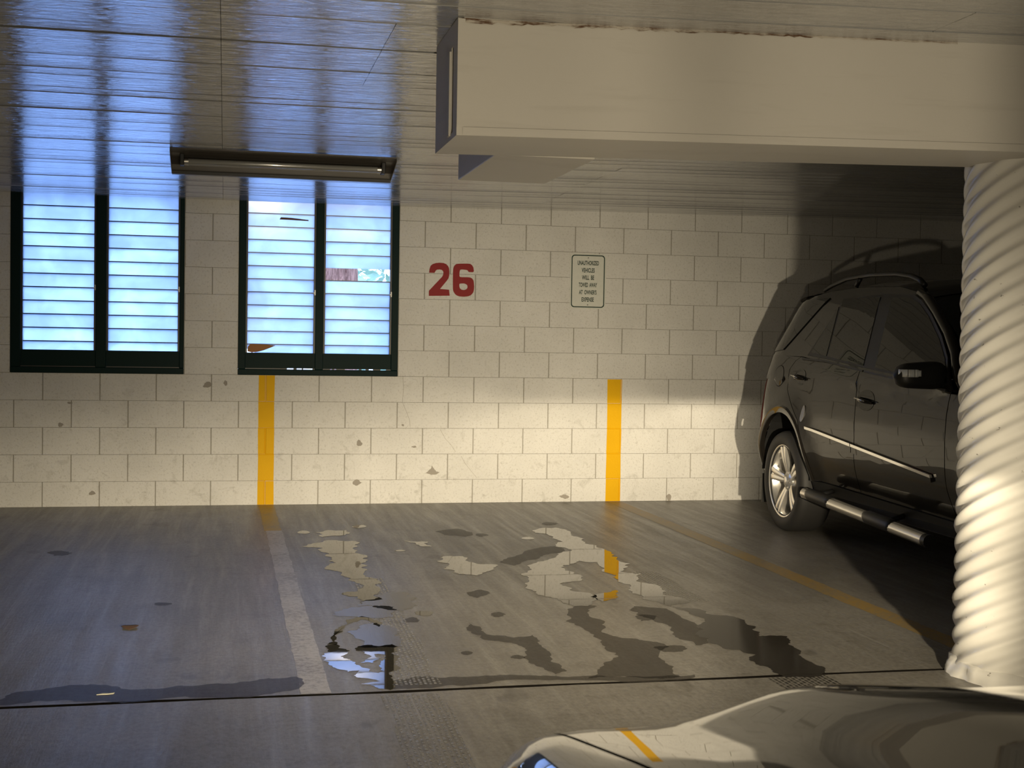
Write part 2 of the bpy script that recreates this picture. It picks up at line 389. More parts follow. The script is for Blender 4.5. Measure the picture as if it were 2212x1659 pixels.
# painted stripes and number on the wall follow the joints
def near_joint_z(z):
    zs = [H1+k*BH for k in range(12)]; return min(abs(z-q) for q in zs)
def wall_stripe(x0, x1, z0, z1, label):
    zs = {z0, z1}
    for k in range(12):
        j = H1+k*BH
        for d in (-.005, -.0015, .0015, .005):
            if z0 < j+d < z1: zs.add(j+d)
    xs = {x0, x1}
    for k in range(-24, 24):
        j = k*BW/2
        for d in (-.0065, -.0025, .0025, .0065):
            if x0 < j+d < x1: xs.add(j+d)
    zs = sorted(zs); xs = sorted(xs)
    def dep(x, z):
        d = -.0030
        if near_joint_z(z) < .002: return .0005
        c = 0 if z < H1 else int((z-H1)/BH)+1
        off = 0 if c % 2 == 0 else .5
        t = abs((x/BW-off+.5) % 1-.5)*BW
        if t < .003: return .0030
        return d
    bm = bmesh.new(); grid_mesh(bm, [[(x+R.uniform(-.002, .002)*(x in (x0, x1)), dep(x, z), z) for x in xs] for z in zs])
    o = mesh_obj('wall_stripe', bm, YEL); tag(o, label, 'painted stripe', 'yellow stall stripes on the wall'); return o
wall_stripe(-2.086, -1.965, .002, .998, 'yellow stripe painted on the block wall below the window nearest the number')
wall_stripe(.697, .819, .002, .995, 'yellow stripe painted on the block wall below the towing sign')
def crop(pts, x0, y0, s): return [(x0+a*s, y0+b*s) for a, b in pts]
def curve_fill(name, loops, mat, parent, ext=.0007):
    """2D outlines with holes -> a thin solid lying in the local XY plane"""
    cu = bpy.data.curves.new(name, 'CURVE'); cu.dimensions = '2D'; cu.fill_mode = 'BOTH'; cu.extrude = ext
    for lp in loops:
        sp = cu.splines.new('POLY'); sp.points.add(len(lp)-1); sp.use_cyclic_u = True
        for i, (a, b) in enumerate(lp): sp.points[i].co = (a, b, 0, 1)
    t = bpy.data.objects.new('tmp', cu); COL.objects.link(t); dg = bpy.context.evaluated_depsgraph_get()
    me = bpy.data.meshes.new_from_object(t.evaluated_get(dg)); bpy.data.objects.remove(t); bpy.data.curves.remove(cu)
    me.materials.clear(); me.materials.append(mat); return link(bpy.data.objects.new(name, me), parent)
def smooth_loop(pts, it=2):
    for _ in range(it):
        q = []
        for i in range(len(pts)):
            a, b = pts[i], pts[(i+1) % len(pts)]; q += [(a[0]*.8+b[0]*.2, a[1]*.8+b[1]*.2), (a[0]*.2+b[0]*.8, a[1]*.2+b[1]*.8)]
        pts = q
    return pts
TWO = [(255,590),(265,480),(300,370),(370,310),(480,275),(600,265),(720,275),(810,310),(870,370),(905,450),(915,560),(910,680),(885,770),(840,840),(610,1120),(905,1145),(925,1340),(245,1345),(245,1180),(680,720),(710,660),(722,590),(710,540),(670,500),(600,485),(520,490),(480,510),(450,560),(425,595)]
SIX = [(1715,575),(1540,570),(1515,520),(1480,500),(1330,485),(1270,490),(1250,540),(1240,640),(1245,710),(1270,735),(1580,740),(1660,780),(1705,850),(1720,1000),(1715,1150),(1690,1240),(1620,1320),(1530,1360),(1380,1375),(1220,1360),(1120,1310),(1060,1230),(1030,1150),(1028,900),(1030,650),(1040,450),(1070,370),(1130,310),(1230,295),(1580,295),(1650,340),(1700,420)]
SIXH = [(1240,945),(1390,940),(1450,960),(1500,1000),(1505,1080),(1470,1130),(1400,1155),(1310,1145),(1255,1100),(1238,1030)]
def wl(pts): return [px_wall(*p) for p in crop(pts, 910, 550, 130/1961)]
num = empty('stall_number', (0, -.0022, 0)); tag(num, 'large dark red stall number 26 painted on the white block wall', 'number')
for nm, lps in (('digit', [wl(TWO)]), ('digit', [smooth_loop(wl(SIX), 1), smooth_loop(wl(SIXH), 1)])):
    o = curve_fill(nm, lps, RED, num); o.rotation_euler = (PI/2, 0, 0)

# ------------------------------------------------------------------ ceiling: long painted boards, some seams
ceil = bmesh.new()
grid_mesh(ceil, [[(x, y, zc(x, y)+.03) for x in (-7.2, -1.5, 1, 4, 8.2)] for y in (.2, -3, -6, -9, -14.4)])
ceiling = mesh_obj('ceiling', ceil, DARK); tag(ceiling, kind='structure')
y = -.001; k = 0
SEAM = [-7.2, -2.365, .010, 8.2]
wide = {7: .012, 16: .006, 30: .010, 38: .014}
while y > -14.2:
    bw_ = R.choice((.13, .14, .15)); gap = R.choice((.0008, .001, .0015, .003)); gap = wide.get(k, gap)
    seams = list(SEAM)
    if -5.8 < y < -4.72: seams.insert(2, -1.796)
    dz = R.uniform(-.0012, .0012)
    for i in range(len(seams)-1):
        x0, x1 = seams[i]+.0009, seams[i+1]-.0009; dz2 = dz+R.uniform(-.0006, .0006)
        bm = bmesh.new(); n = max(2, int((x1-x0)/.5)); xs = [x0+(x1-x0)*j/n for j in range(n+1)]; c = .002
        zf = lambda x, yy: zc(x, yy)+dz2+.0012*math.sin(x*2.3+k)
        rows = [[(x, y, zf(x, y)+.02) for x in xs], [(x, y, zf(x, y)+c) for x in xs], [(x, y-c, zf(x, y)) for x in xs], [(x, y-bw_+gap+c, zf(x, y)) for x in xs], [(x, y-bw_+gap, zf(x, y)+c) for x in xs], [(x, y-bw_+gap, zf(x, y)+.02) for x in xs]]
        grid_mesh(bm, rows); mesh_obj('board', bm, CEIL, ceiling)
    y -= bw_; k += 1

# other walls of the garage
for nm, b in (('wall_left', (-7.4, -7.2, -14.4, .2, -.1, 2.7)), ('wall_right', (8.2, 8.4, -14.4, .2, -.1, 2.9)), ('wall_front', (-7.4, 8.4, -14.6, -14.4, -.1, 2.9))):
    tag(box(nm, b, B_), kind='structure')

# ------------------------------------------------------------------ windows with louver glass
def window(idx, x0, x1, cols, missing=None):
    zt = 2.345; bz = 1.172
    bm = bmesh.new(); J = .062
    fr = [(x0, cols[0][0]-.012), (cols[0][1]+.012, cols[1][0]-.012), (cols[1][1]+.012, x1)]
    for a, b in fr: add_box(bm, a, b, -.012, .075, WZ+.045, zt)
    add_box(bm, x0, x1, -.014, .08, WZ+.001, WZ+.045)
    root = mesh_obj('window_%d' % idx, bm, GREEN); bevel(root, .004); tag(root, kind='structure')
    for ci, (a, b) in enumerate(cols):
        p = box('bottom_panel', (a-.0135, b+.0135, .004, .03, WZ+.053, bz), GREEN, root, .002)
        opn = [] if idx == 1 else ([(620, 634), (641, 652), (655, 675)], [(713, 717), (722, 726), (745, 775), (781, 790), (797, 806), (822, 834)])[ci]
        edges = [a-.0135]
        for q0, q1 in opn: edges += [px_wall(q0, 802)[0], px_wall(q1, 802)[0]]
        edges.append(b+.0135); bm = bmesh.new()
        for j in range(0, len(edges), 2): add_box(bm, edges[j], edges[j+1], .006, .028, WZ+.044, WZ+.0535)
        mesh_obj('weather_strip', bm, BLACKP, root)
        for xx in (a-.0125, b-.001): box('louver_channel', (xx, xx+.0135, .0, .055, bz, zt), BLACKP, root)
        z = bz-.038; i = 0; pitch = .1002
        while z < zt:
            z1 = min(z+pitch+.006, zt+.03)
            if not (missing and missing == (ci, i)):
                bm = bmesh.new(); th = .005; ti = .016+R.uniform(-.002, .002)
                nx = 6; zz0, zz1 = max(z, bz-.01), z1
                dx = (0, 0)
                front = [[(a+(b-a)*j/nx, .022+ti*(1-(q-z)/pitch), q) for j in range(nx+1)] for q in (zz0, (zz0+zz1)/2, zz1-.008, zz1)]
                if idx == 2 and ci == 0 and i == 0: front[0][0] = (a+.012, front[0][0][1], zz0+.03)
                back = [[(p_[0], p_[1]+th, p_[2]) for p_ in row] for row in front]
                V = grid_mesh(bm, front); U = grid_mesh(bm, back)
                for A, B in ((V[0], U[0]), (V[-1], U[-1])):
                    for j in range(nx): bm.faces.new((A[j], A[j+1], B[j+1], B[j]))
                bm.faces.ensure_lookup_table()
                for f in bm.faces: f.material_index = 1 if f.calc_center_median().z > zz1-.0079 else 0  # shade of the gap between overlapping louvers, painted as a dark top strip
                go = mesh_obj('glass_louver', bm, FROST, root); go.data.materials.append(GSHADE)
            z += pitch; i += 1
        bm = bmesh.new(); add_box(bm, b+.004, b+.014, -.006, .0, 1.62, 1.66); add_box(bm, b-.006, b+.008, -.008, -.002, 1.635, 1.64); mesh_obj('catch', bm, METAL, root)
    return root
window(1, WINS[0][0], WINS[0][1], [(-3.803, -3.297), (-3.197, -2.690)])
window(2, WINS[1][0], WINS[1][1], [(-2.176, -1.673), (-1.587, -1.083)], (1, 6))
# outside: ground, a tree and a shrub seen through the missing louver
g_out = box('ground', (-16, 14, .25, 22, -.5, -.3), plain('outside_paving', (.45, .43, .40), .9)); tag(g_out, kind='structure')
t = empty('tree', (-1.235, 3.3, -.3)); tag(t, 'tree with reddish furrowed bark seen through the missing louver', 'tree')
bm = bmesh.new(); rows = []
for i in range(16):
    z = i*.25; r = .22-.004*i; rows.append([((r*(1+.10*math.sin(7*a+z)+.05*math.sin(13*a-2*z)))*math.cos(a)+.02*math.sin(z), (r*(1+.10*math.sin(7*a+z)))*math.sin(a), z) for a in [2*PI*q/28 for q in range(28)]])
grid_mesh(bm, rows, True); mesh_obj('trunk', bm, mat_bark(), t, True)
LEAF = mat_leaf()
def foliage(name, n, f, parent, sz):
    bm = bmesh.new()
    for i in range(n):
        p = Vector(f()); d = Vector((R.gauss(0, 1), R.gauss(0, 1), R.gauss(0, .7))).normalized(); s = d.cross(Vector((R.gauss(0, 1), R.gauss(0, 1), R.gauss(0, 1)))).normalized(); L_ = sz*R.uniform(.7, 1.4)
        v = [bm.verts.new(p), bm.verts.new(p+d*L_*.5+s*L_*.2), bm.verts.new(p+d*L_), bm.verts.new(p+d*L_*.5-s*L_*.2)]; bm.faces.new(v)
    o = mesh_obj(name, bm, LEAF, parent); return o
foliage('crown', 1500, lambda: (R.gauss(0, .8), R.gauss(0, .7), 4.1+R.gauss(0, .4)), t, .16)
sh = empty('shrub', (-.25, 4.6, -.3)); tag(sh, 'pale green leafy shrub outside beside the tree trunk', 'shrub')
foliage('foliage', 1600, lambda: (R.uniform(-.75, .8), R.gauss(0, .3), R.uniform(.1, 2.7)), sh, .17)
bm = bmesh.new(); tube(bm, [(0, 0, 0), (.05, .02, 1.2), (-.1, 0, 2.2)], .03, 8); mesh_obj('stem', bm, mat_bark(), sh, True)
# brown palm scrap stuck behind the bottom louver, stick between two louvers
bm = bmesh.new(); pts = [(-2.172, 1.180), (-2.17, 1.215), (-2.15, 1.238), (-2.06, 1.235), (-1.96, 1.228), (-2.00, 1.21), (-2.05, 1.19), (-2.10, 1.176), (-2.14, 1.172)]
prism(bm, pts, lambda a, b, s: (a, .021-(.010 if s == 0 else .004)-.03*(b-1.2)*.3, b)); o = mesh_obj('dry_leaf', bm, BROWN); tag(o, 'curled orange brown dry leaf caught at the broken bottom louver', 'leaf')
bm = bmesh.new(); prism(bm, [(-1.94, 2.195), (-1.93, 2.212), (-1.85, 2.210), (-1.72, 2.198), (-1.72, 2.190), (-1.86, 2.194)], lambda a, b, s: (a, .008 if s == 0 else .015, b)); o = mesh_obj('bark_strip', bm, plain('bark_scrap', (.14, .07, .05), .8)); tag(o, 'thin brown strip of bark wedged between two high louvers', 'bark strip')

# ------------------------------------------------------------------ boxed plaster beam, its stub and the corrugated column
def sl(x): return .0205*(x+1.61)
beam = bmesh.new()
X0, X1, YF, YB = -1.612, 8.2, -6.0, -5.56
prof = lambda x: [(x, YF, zc(x, -6)+.01), (x, YF, 1.945+sl(x)), (x, YB-.022*(x+1.6)*.5, 1.945+sl(x)), (x, YB-.022*(x+1.6)*.5, zc(x, -5.6)+.01)]
xs = [X0+.02, -1.3, -1, 0, 1, 3, 5, X1]
grid_mesh(beam, [prof(x) for x in xs]); 
root = mesh_obj('beam', beam, DRY); tag(root, kind='structure')
bm = bmesh.new()   # closed end, with a slot where the sheathing has come away
def endbox(y0, y1, z0, z1, d0=0, d1=.02): add_box(bm, X0+d0, X0+d1, y0, y1, z0, z1)
endbox(-6.0, -5.925, 1.945, 2.325); endbox(-5.885, -5.56, 1.945, 2.325); endbox(-5.925, -5.885, 2.25, 2.325); endbox(-5.925, -5.885, 1.945, 1.965)
mesh_obj('end_board', bm, DRY, root)
box('batten', (X0-.006, X0, -5.88, -5.85, 1.96, 2.24), DRY, root); box('slot_back', (X0+.03, X0+.04, -5.98, -5.6, 1.95, 2.32), DARK, root)
# corner bead and lower batten strips on the front
bm = bmesh.new(); grid_mesh(bm, [[(x, YF-.003, 1.945+sl(x)), (x, YF-.003, 1.972+sl(x))] for x in xs]); add_box(bm, -1.612, -1.588, YF-.003, YF, 1.972, 2.322); mesh_obj('corner_bead', bm, DRY, root)
bm = bmesh.new(); add_box(bm, -1.395, -1.02, -5.57, -4.80, 1.95, 2.34); o = mesh_obj('duct_stub', bm, DRY, root); bevel(o, .004)
rl = Nt('rust_stained_paint'); c_ = rl.coords(); f_ = rl.noise(rl.coords((6, 1, 30)), 2, 5, .65)
rl.set(Base_Color=rl.mix(rl.ramp(f_, [(.40, 0.0), (.56, 1.0)]), (.10, .045, .015), (.50, .46, .40)), Roughness=.7)
bm = bmesh.new(); rr_ = random.Random(5); xs_ = [-1.6+i*.02 for i in range(90)]
grid_mesh(bm, [[(x, YF-.002, zc(x, -6)-.004-rr_.uniform(.003, .010)*interp(x, (-1.6, -1.2, .1), (1.4, 1.2, .5))), (x, YF-.002, zc(x, -6)-.0005)] for x in xs_]); mesh_obj('rust_line', bm, rl.m, root)
# column
CR = .325; CXY = (.52+CR*math.cos(math.radians(31)), -5.5-CR*math.sin(math.radians(31)))
col = empty('column', (CXY[0], CXY[1], 0)); tag(col, 'round white column of spiral corrugated steel beside the parked vehicle', 'column')
bm = bmesh.new(); nt_ = 128; nz = 300; ZT = 2.0; lead = .165; pit = .0738
rows = []
for i in range(nz+1):
    z = ZT*i/nz; row = []
    for j in range(nt_):
        a = 2*PI*j/nt_
        ph = (z-lead*a)/pit
        # helix needs whole starts over a turn: lead*2pi/pit rounded
        st_ = round(lead*2*PI/pit); ph = z/pit-st_*j/nt_
        rr = CR-.009+.0075*math.cos(2*PI*ph)
        g4 = (ph/4) % 1
        if abs(g4-.5) < .035: rr += .0035*math.cos((g4-.5)/.035*PI/2)
        row.append((rr*math.cos(a), rr*math.sin(a), z))
    rows.append(row)
grid_mesh(bm, rows, True); mesh_obj('corrugated_shell', bm, COLM, col, True)
bm = bmesh.new(); rows = []
for i, (r, z) in enumerate(((.350, 0), (.342, .014), (.334, .035), (.326, .055), (.31, .06))):
    rows.append([((r+.008*math.sin(a*9+i)+.006*math.sin(a*23))*math.cos(a), (r+.008*math.sin(a*9+i))*math.sin(a), z) for a in [2*PI*j/72 for j in range(72)]])
grid_mesh(bm, rows, True); mesh_obj('base_grout', bm, COLM, col, True)

# ------------------------------------------------------------------ towing sign
sx0, sz0, sx1, sz1 = .366, 1.563, .665, 2.006
def rrect(x0, x1, z0, z1, r, n=6):
    p = []
    for cx, cz, a0 in ((x1-r, z1-r, 0), (x0+r, z1-r, 90), (x0+r, z0+r, 180), (x1-r, z0+r, 270)):
        for k in range(n+1): t = math.radians(a0+90*k/n); p.append((cx+r*math.cos(t), cz+r*math.sin(t)))
    return p
cx, cz = (sx0+sx1)/2, (sz0+sz1)/2
sign = empty('towing_sign', (cx, -.004, cz)); tag(sign, 'white metal sign with dark green lettering about unauthorized vehicles', 'sign')
sign.rotation_euler = (PI/2, 0, .004)
hw, hh = (sx1-sx0)/2, (sz1-sz0)/2
curve_fill('plate', [rrect(-hw, hw, -hh, hh, .03)], SIGNW, sign, .0012)
o = curve_fill('border', [rrect(-hw+.010, hw-.010, -hh+.010, hh-.010, .026), rrect(-hw+.0185, hw-.0185, -hh+.0185, hh-.0185, .02)[::-1]], SIGNG, sign, .0004); o.location = (0, 0, .0015)
for i, (txt, wd) in enumerate((('UNAUTHORIZED', .178), ('VEHICLES', .110), ('WILL  BE', .102), ('TOWED  AWAY', .153), ("AT  OWNER'S", .147), ('EXPENSE', .102))):
    cu = bpy.data.curves.new('t', 'FONT'); cu.body = txt; cu.align_x = 'CENTER'; cu.size = 1; cu.offset = .030
    tmp = bpy.data.objects.new('t', cu); COL.objects.link(tmp); dg = bpy.context.evaluated_depsgraph_get(); me = bpy.data.meshes.new_from_object(tmp.evaluated_get(dg)); bpy.data.objects.remove(tmp)
    vx = [v.co.x for v in me.vertices]; vy = [v.co.y for v in me.vertices]; W_ = max(vx)-min(vx); c0 = (max(vx)+min(vx))/2; y0, hh_ = min(vy), max(vy)-min(vy)
    zc_ = .148-i*.0588
    if "'" in txt: hh_ *= 1.0
    for v in me.vertices: v.co = Vector(((v.co.x-c0)*wd/W_, zc_-.019+(v.co.y-y0)*.036/hh_, .0016))
    me.materials.clear(); me.materials.append(SIGNG); link(bpy.data.objects.new('lettering', me), sign)
for zz in (.188, -.190):
    bm = bmesh.new(); lathe(bm, [(0.0001, .004), (.004, .0035), (.0055, .0012)], 'z', 12); o = mesh_obj('screw', bm, METAL, sign, True); o.location = (0, zz, 0)

# ------------------------------------------------------------------ fluorescent fixture on the ceiling
fx = empty('fluorescent_light', (-2.02, -2.6, 2.325)); tag(fx, 'unlit fluorescent ceiling light with bare tube in an enamel tray', 'ceiling light')
hl = .625
bm = bmesh.new()
prof = [(-.15, -.004), (-.15, -.012), (-.05, -.020), (.06, -.040), (.13, -.062), (.145, -.108), (.152, -.108), (.139, -.055), (.06, -.030), (-.05, -.008)]
prism(bm, prof, lambda a, b, s: ((-hl if s == 0 else hl), a, b)); mesh_obj('reflector_tray', bm, WHITE_EN, fx)
for s in (-1, 1):
    bm = bmesh.new(); prism(bm, [(-.152, -.002), (-.152, -.03), (.0, -.075), (.152, -.112), (.152, -.002)], lambda a, b, q: (s*(hl+.003*q), a, b)); mesh_obj('end_plate', bm, WHITE_EN, fx)
    bm = bmesh.new(); add_box(bm, s*.565-.012, s*.565+.012, -.045, .04, -.085, -.02); o = mesh_obj('lamp_holder', bm, BLACKP, fx); bevel(o, .004)
for yy in (-.022, .022):
    bm = bmesh.new(); tube(bm, [(-.548, yy, -.062), (.548, yy, -.062)], .0165, 16); o = mesh_obj('fluorescent_tube', bm, TUBE, fx, True); split(o)
    for s in (-1, 1):
        bm = bmesh.new(); tube(bm, [(s*.53, yy, -.062), (s*.555, yy, -.062)], .0172, 16); c_ = mesh_obj('end_cap', bm, ALU, o, True); split(c_)
bm = bmesh.new(); prism(bm, [(.118, -.098), (.160, -.098), (.160, -.118), (.118, -.118)], lambda a, b, s: ((-hl if s == 0 else hl), a, b)); mesh_obj('bottom_rail', bm, plain('dark_rail', (.05, .05, .05), .3), fx)

# ------------------------------------------------------------------ floor paint, wet patches and litter
def floor_stripe(x0, x1, y0, y1, mat, label, z=.0008):
    bm = bmesh.new(); n = 60
    rows = [[(xx+R.uniform(-.004, .004), y0+(y1-y0)*i/n, z) for xx in (x0, x1)] for i in range(n+1)]
    grid_mesh(bm, rows); o = mesh_obj('floor_stripe', bm, mat); tag(o, label, 'painted stripe', 'stall lines on the floor')
    return o
floor_stripe(-2.075, -1.962, -1.4, -.012, mat_paint_stripe('worn_yellow_line', (.34, .21, .03), (.17, .15, .12), .44), 'yellow end of the worn stall line meeting the left wall stripe')
floor_stripe(-2.062, -1.957, -5.515, -1.4, mat_paint_stripe('worn_white_line', (.40, .38, .35), (.20, .185, .165), .47), 'worn whitish stall line running across the floor left of the puddles')
floor_stripe(.705, .825, -5.3, -.012, mat_paint_stripe('faded_yellow_line', (.29, .185, .045), (.19, .16, .11), .48), 'faded yellow stall line running from the right wall stripe to the column')
FILM = mat_water('thin_water_film', (.05, .045, .038), .27, .9, 1.0); WATER = mat_water('standing_water', (.035, .030, .024), .018, .95); DAMP = mat_water('damp_film', (.036, .031, .025), .42, .55, .25); WET = mat_water('wet_dark_film', (.018, .015, .012), .10, .92)
def wet(name, pts, mat, label, cat, grp, seed, amp=.17, z=.0016):
    P = [px_floor(*p) for p in pts]; P = ragged([Vector(p) for p in P], amp*1.25, 4, seed)
    bm = bmesh.new(); vs_ = [bm.verts.new((p.x, p.y, z)) for p in P]; bm.faces.new(vs_); bmesh.ops.triangulate(bm, faces=bm.faces)
    for f in bm.faces:
        f.normal_update()
        if f.normal.z < 0: f.normal_flip()
    o = mesh_obj(name, bm, mat, recalc=False); tag(o, label, cat, grp); return o
K7 = lambda l: crop(l, 600, 1080, 700/2212)
GP = 'puddles on the stall floor'
wet('puddle', K7([(160,320),(260,295),(380,275),(500,280),(555,320),(560,370),(600,420),(610,480),(640,530),(660,580),(700,620),(720,680),(640,690),(560,700),(540,660),(450,650),(440,635),(560,625),(580,600),(540,570),(480,550),(430,510),(420,490),(320,475),(330,455),(400,430),(370,400),(350,370),(290,355),(310,330)]), WATER, 'long puddle right of the white stall line mirroring the cream wall', 'puddle', GP, 3)
wet('puddle', K7([(260,222),(340,207),(470,208),(492,230),(420,245),(300,255)]), WATER, 'small oval puddle farthest left near the wall', 'puddle', GP, 4)
wet('puddle', K7([(370,790),(440,750),(560,735),(640,725),(760,725),(800,760),(815,800),(700,808),(560,802),(470,797)]), FILM, 'flat pale puddle behind the one mirroring the window', 'puddle', GP, 5)
wet('puddle', K7([(545,1003),(620,990),(700,1000),(785,985),(775,1050),(795,1120),(780,1200),(800,1255),(770,1300),(680,1283),(570,1258),(700,1240),(560,1215),(515,1200),(556,1165),(480,1178),(400,1152),(350,1120),(325,1085),(350,1040),(325,1000),(400,985),(430,1070),(500,1100),(600,1150),(690,1185),(720,1170),(705,1110),(735,1060),(660,1055),(640,1115),(565,1112),(590,1050)]), WATER, 'bright puddle at the floor joint mirroring the window', 'puddle', GP, 6)
wet('puddle', K7([(335,988),(395,885),(470,820),(570,795),(640,808),(715,845),(690,868),(635,832),(572,812),(500,838),(440,890),(396,990)]), WATER, 'thin curved puddle arching over the window reflection', 'puddle', GP, 7, .1)
wet('puddle', [(1163,1143),(1200,1140),(1235,1150),(1262,1164),(1285,1178),(1310,1190),(1335,1205),(1340,1235),(1385,1240),(1395,1260),(1430,1275),(1460,1290),(1490,1300),(1450,1310),(1420,1300),(1390,1295),(1360,1270),(1330,1250),(1300,1235),(1290,1215),(1250,1212),(1215,1222),(1240,1240),(1255,1250),(1210,1262),(1230,1275),(1290,1290),(1270,1310),(1240,1310),(1190,1290),(1150,1275),(1140,1250),(1125,1240),(1160,1215),(1200,1205),(1235,1190),(1200,1180),(1195,1160)], WATER, 'large branching puddle in the middle of the stall', 'puddle', GP, 8)
wet('puddle', [(950,1215),(955,1203),(1000,1202),(1020,1215),(1070,1220),(1070,1230),(1030,1244),(990,1240),(960,1230)], WATER, 'small puddle between the two long ones', 'puddle', GP, 9)
wet('puddle', [(872,1169),(925,1171),(932,1181),(905,1180)], WATER, 'sliver of water near the wall between the long puddles', 'puddle', GP, 10)
wet('puddle', [(1275,1290),(1330,1275),(1335,1290),(1300,1300)], WATER, 'tiny puddle under the tip of the branching one', 'puddle', GP, 11)
wet('puddle', K7([(470,905),(560,858),(680,842),(770,866),(800,930),(860,1000),(800,1010),(700,1004),(545,1003),(590,975),(530,940)]), FILM, 'thin wet sheen just behind the bright window puddle', 'puddle', GP, 31)
wet('puddle', K7([(560,700),(720,640),(860,625),(960,720),(860,760),(800,755),(640,722),(540,730)]), FILM, 'thin wet sheen at the near end of the long left puddle', 'puddle', GP, 32)
GD = 'damp marks on the stall floor'
wet('damp_stain', [(1565,1330),(1610,1340),(1625,1352),(1640,1375),(1700,1375),(1705,1390),(1725,1415),(1760,1435),(1775,1460),(1700,1464),(1670,1450),(1630,1430),(1600,1405),(1560,1400),(1530,1390),(1520,1360),(1500,1330),(1450,1310),(1500,1315)], WET, 'black wet patch at the floor joint nearest the column', 'damp stain', GD, 12)
wet('damp_stain', [(1080,1215),(1130,1195),(1190,1180),(1225,1178),(1215,1192),(1160,1208),(1110,1222)], DAMP, 'dark damp smear beside the branching puddle', 'damp stain', GD, 13, .12, .0012)
wet('damp_stain', [(1010,1345),(1060,1372),(1110,1378),(1150,1372),(1170,1395),(1190,1430),(1225,1450),(1200,1462),(1160,1440),(1135,1400),(1090,1388),(1040,1380)], DAMP, 'damp trail running towards the joint below the middle puddle', 'damp stain', GD, 14, .14, .0012)
wet('damp_stain', [(1240,1300),(1290,1310),(1300,1350),(1330,1375),(1400,1385),(1445,1398),(1425,1410),(1455,1440),(1470,1462),(1400,1466),(1310,1462),(1270,1466),(1310,1430),(1300,1390),(1255,1355),(1225,1330)], DAMP, 'broad forked damp mark between branching puddle and joint', 'damp stain', GD, 15, .14, .0012)
wet('damp_stain', [(1370,1310),(1440,1315),(1500,1345),(1530,1390),(1500,1395),(1450,1370),(1420,1345),(1380,1330)], DAMP, 'damp mark leading into the black wet patch', 'damp stain', GD, 16, .14, .0012)
wet('damp_stain', [(0,1512),(40,1495),(120,1485),(230,1480),(300,1490),(420,1482),(560,1468),(640,1462),(640,1490),(400,1505),(200,1516),(0,1524)], DAMP, 'brown damp band along the joint left of the stall line', 'damp stain', GD, 17, .14, .0012)
wet('damp_stain', [(820,1478),(900,1462),(1020,1462),(1100,1458),(1180,1460),(1300,1460),(1500,1458),(1500,1464),(1300,1470),(1000,1482),(850,1490)], DAMP, 'brown damp band along the joint below the puddles', 'damp stain', GD, 18, .12, .0012)
wet('damp_stain', [(940,1148),(990,1142),(1020,1150),(1005,1160),(960,1156)], DAMP, 'dark oval spot near the foot of the wall', 'damp stain', GD, 19, .1, .0012)
wet('damp_stain', [(1008,1280),(1040,1274),(1060,1282),(1030,1292)], DAMP, 'small dark damp spot in the middle of the stall', 'damp stain', GD, 20, .1, .0012)
for k, (x, y, a, b, lb) in enumerate(((1040, 1156, 16, 4, 'dark spot near the wall right of the dark oval one'), (1188, 1131, 18, 4, 'dark spot behind the tip of the branching puddle'), (1075, 1328, 16, 6, 'brown spot above the damp trail'), (1008, 1411, 14, 5, 'small brown spot left of the damp trail'), (1395, 1335, 24, 8, 'dark spot between the forked mark and the black patch'), (1118, 1420, 18, 5, 'small brown spot left of the forked damp mark'), (350, 1305, 22, 4, 'thin brown mark on the floor above the fallen leaf'), (1450, 1402, 40, 8, 'long damp blot right of the forked mark'), (130, 1195, 26, 6, 'dark smudge on the far left floor'), (890, 1340, 22, 7, 'brown spot right of the window puddle'))):
    wet('damp_stain', [(x+a*math.cos(2*PI*q/9)*R.uniform(.7, 1.1), y+b*math.sin(2*PI*q/9)*R.uniform(.7, 1.1)) for q in range(9)], DAMP, lb, 'damp stain', GD, 40+k, .15, .0012)
for k, (x, y, a, b, lb) in enumerate(((655, 1150, 14, 4, 'tiny puddle at the far left end of the long puddle'), (1140, 1163, 16, 3, 'thin sliver of water left of the branching puddle'), (775, 1138, 16, 4, 'tiny bright puddle nearest the wall on the left'), (865, 1190, 14, 2, 'thin sliver of water right of the long left puddle'), (915, 1325, 26, 6, 'pale oval wet spot right of the long left puddle'))):
    wet('puddle', [(x+a*math.cos(2*PI*q/9)*R.uniform(.7, 1.1), y+b*math.sin(2*PI*q/9)*R.uniform(.7, 1.1)) for q in range(9)], WATER, lb, 'puddle', GP, 60+k, .15)
def track(name, a, b, wd, mat, label, seed):
    A, B = Vector(px_floor(*a)), Vector(px_floor(*b)); d = (B-A); L_ = d.length; o_ang = math.atan2(d.y, d.x)
    bm = bmesh.new(); pts = ragged([Vector((0, -wd/2)), Vector((L_*.5, -wd/2)), Vector((L_, -wd/2)), Vector((L_, wd/2)), Vector((L_*.5, wd/2)), Vector((0, wd/2))], .03, 3, seed)
    bm.faces.new([bm.verts.new((p.x, p.y, 0)) for p in pts]); bmesh.ops.triangulate(bm, faces=bm.faces)
    o = mesh_obj(name, bm, mat, recalc=False); o.location = (A.x, A.y, .0015); o.rotation_euler = (0, 0, o_ang); tag(o, label, 'tyre print', 'wet tyre prints'); return o
track('tyre_print', (885, 1500), (985, 1720), .21, mat_tread('wet_tread', (.020, .018, .015)), 'wet tread print leading from the joint towards the camera', 1)
track('tyre_print', (790, 1250), (905, 1480), .17, mat_tread('wet_tread_pale', (.08, .076, .07), .10), 'tread print running beside the window puddle', 2)
track('tyre_print', (1720, 1462), (1810, 1512), .24, mat_tread('wet_tread_dark', (.016, .014, .011), .2), 'dark tread print crossing the joint near the black car hood', 3)
track('tyre_print', (1385, 1235), (1500, 1300), .16, mat_tread('wet_tread_thin', (.05, .045, .036), .2), 'faint tread print beside the branching puddle', 4)
lf = px_floor(280, 1357); bm = bmesh.new()
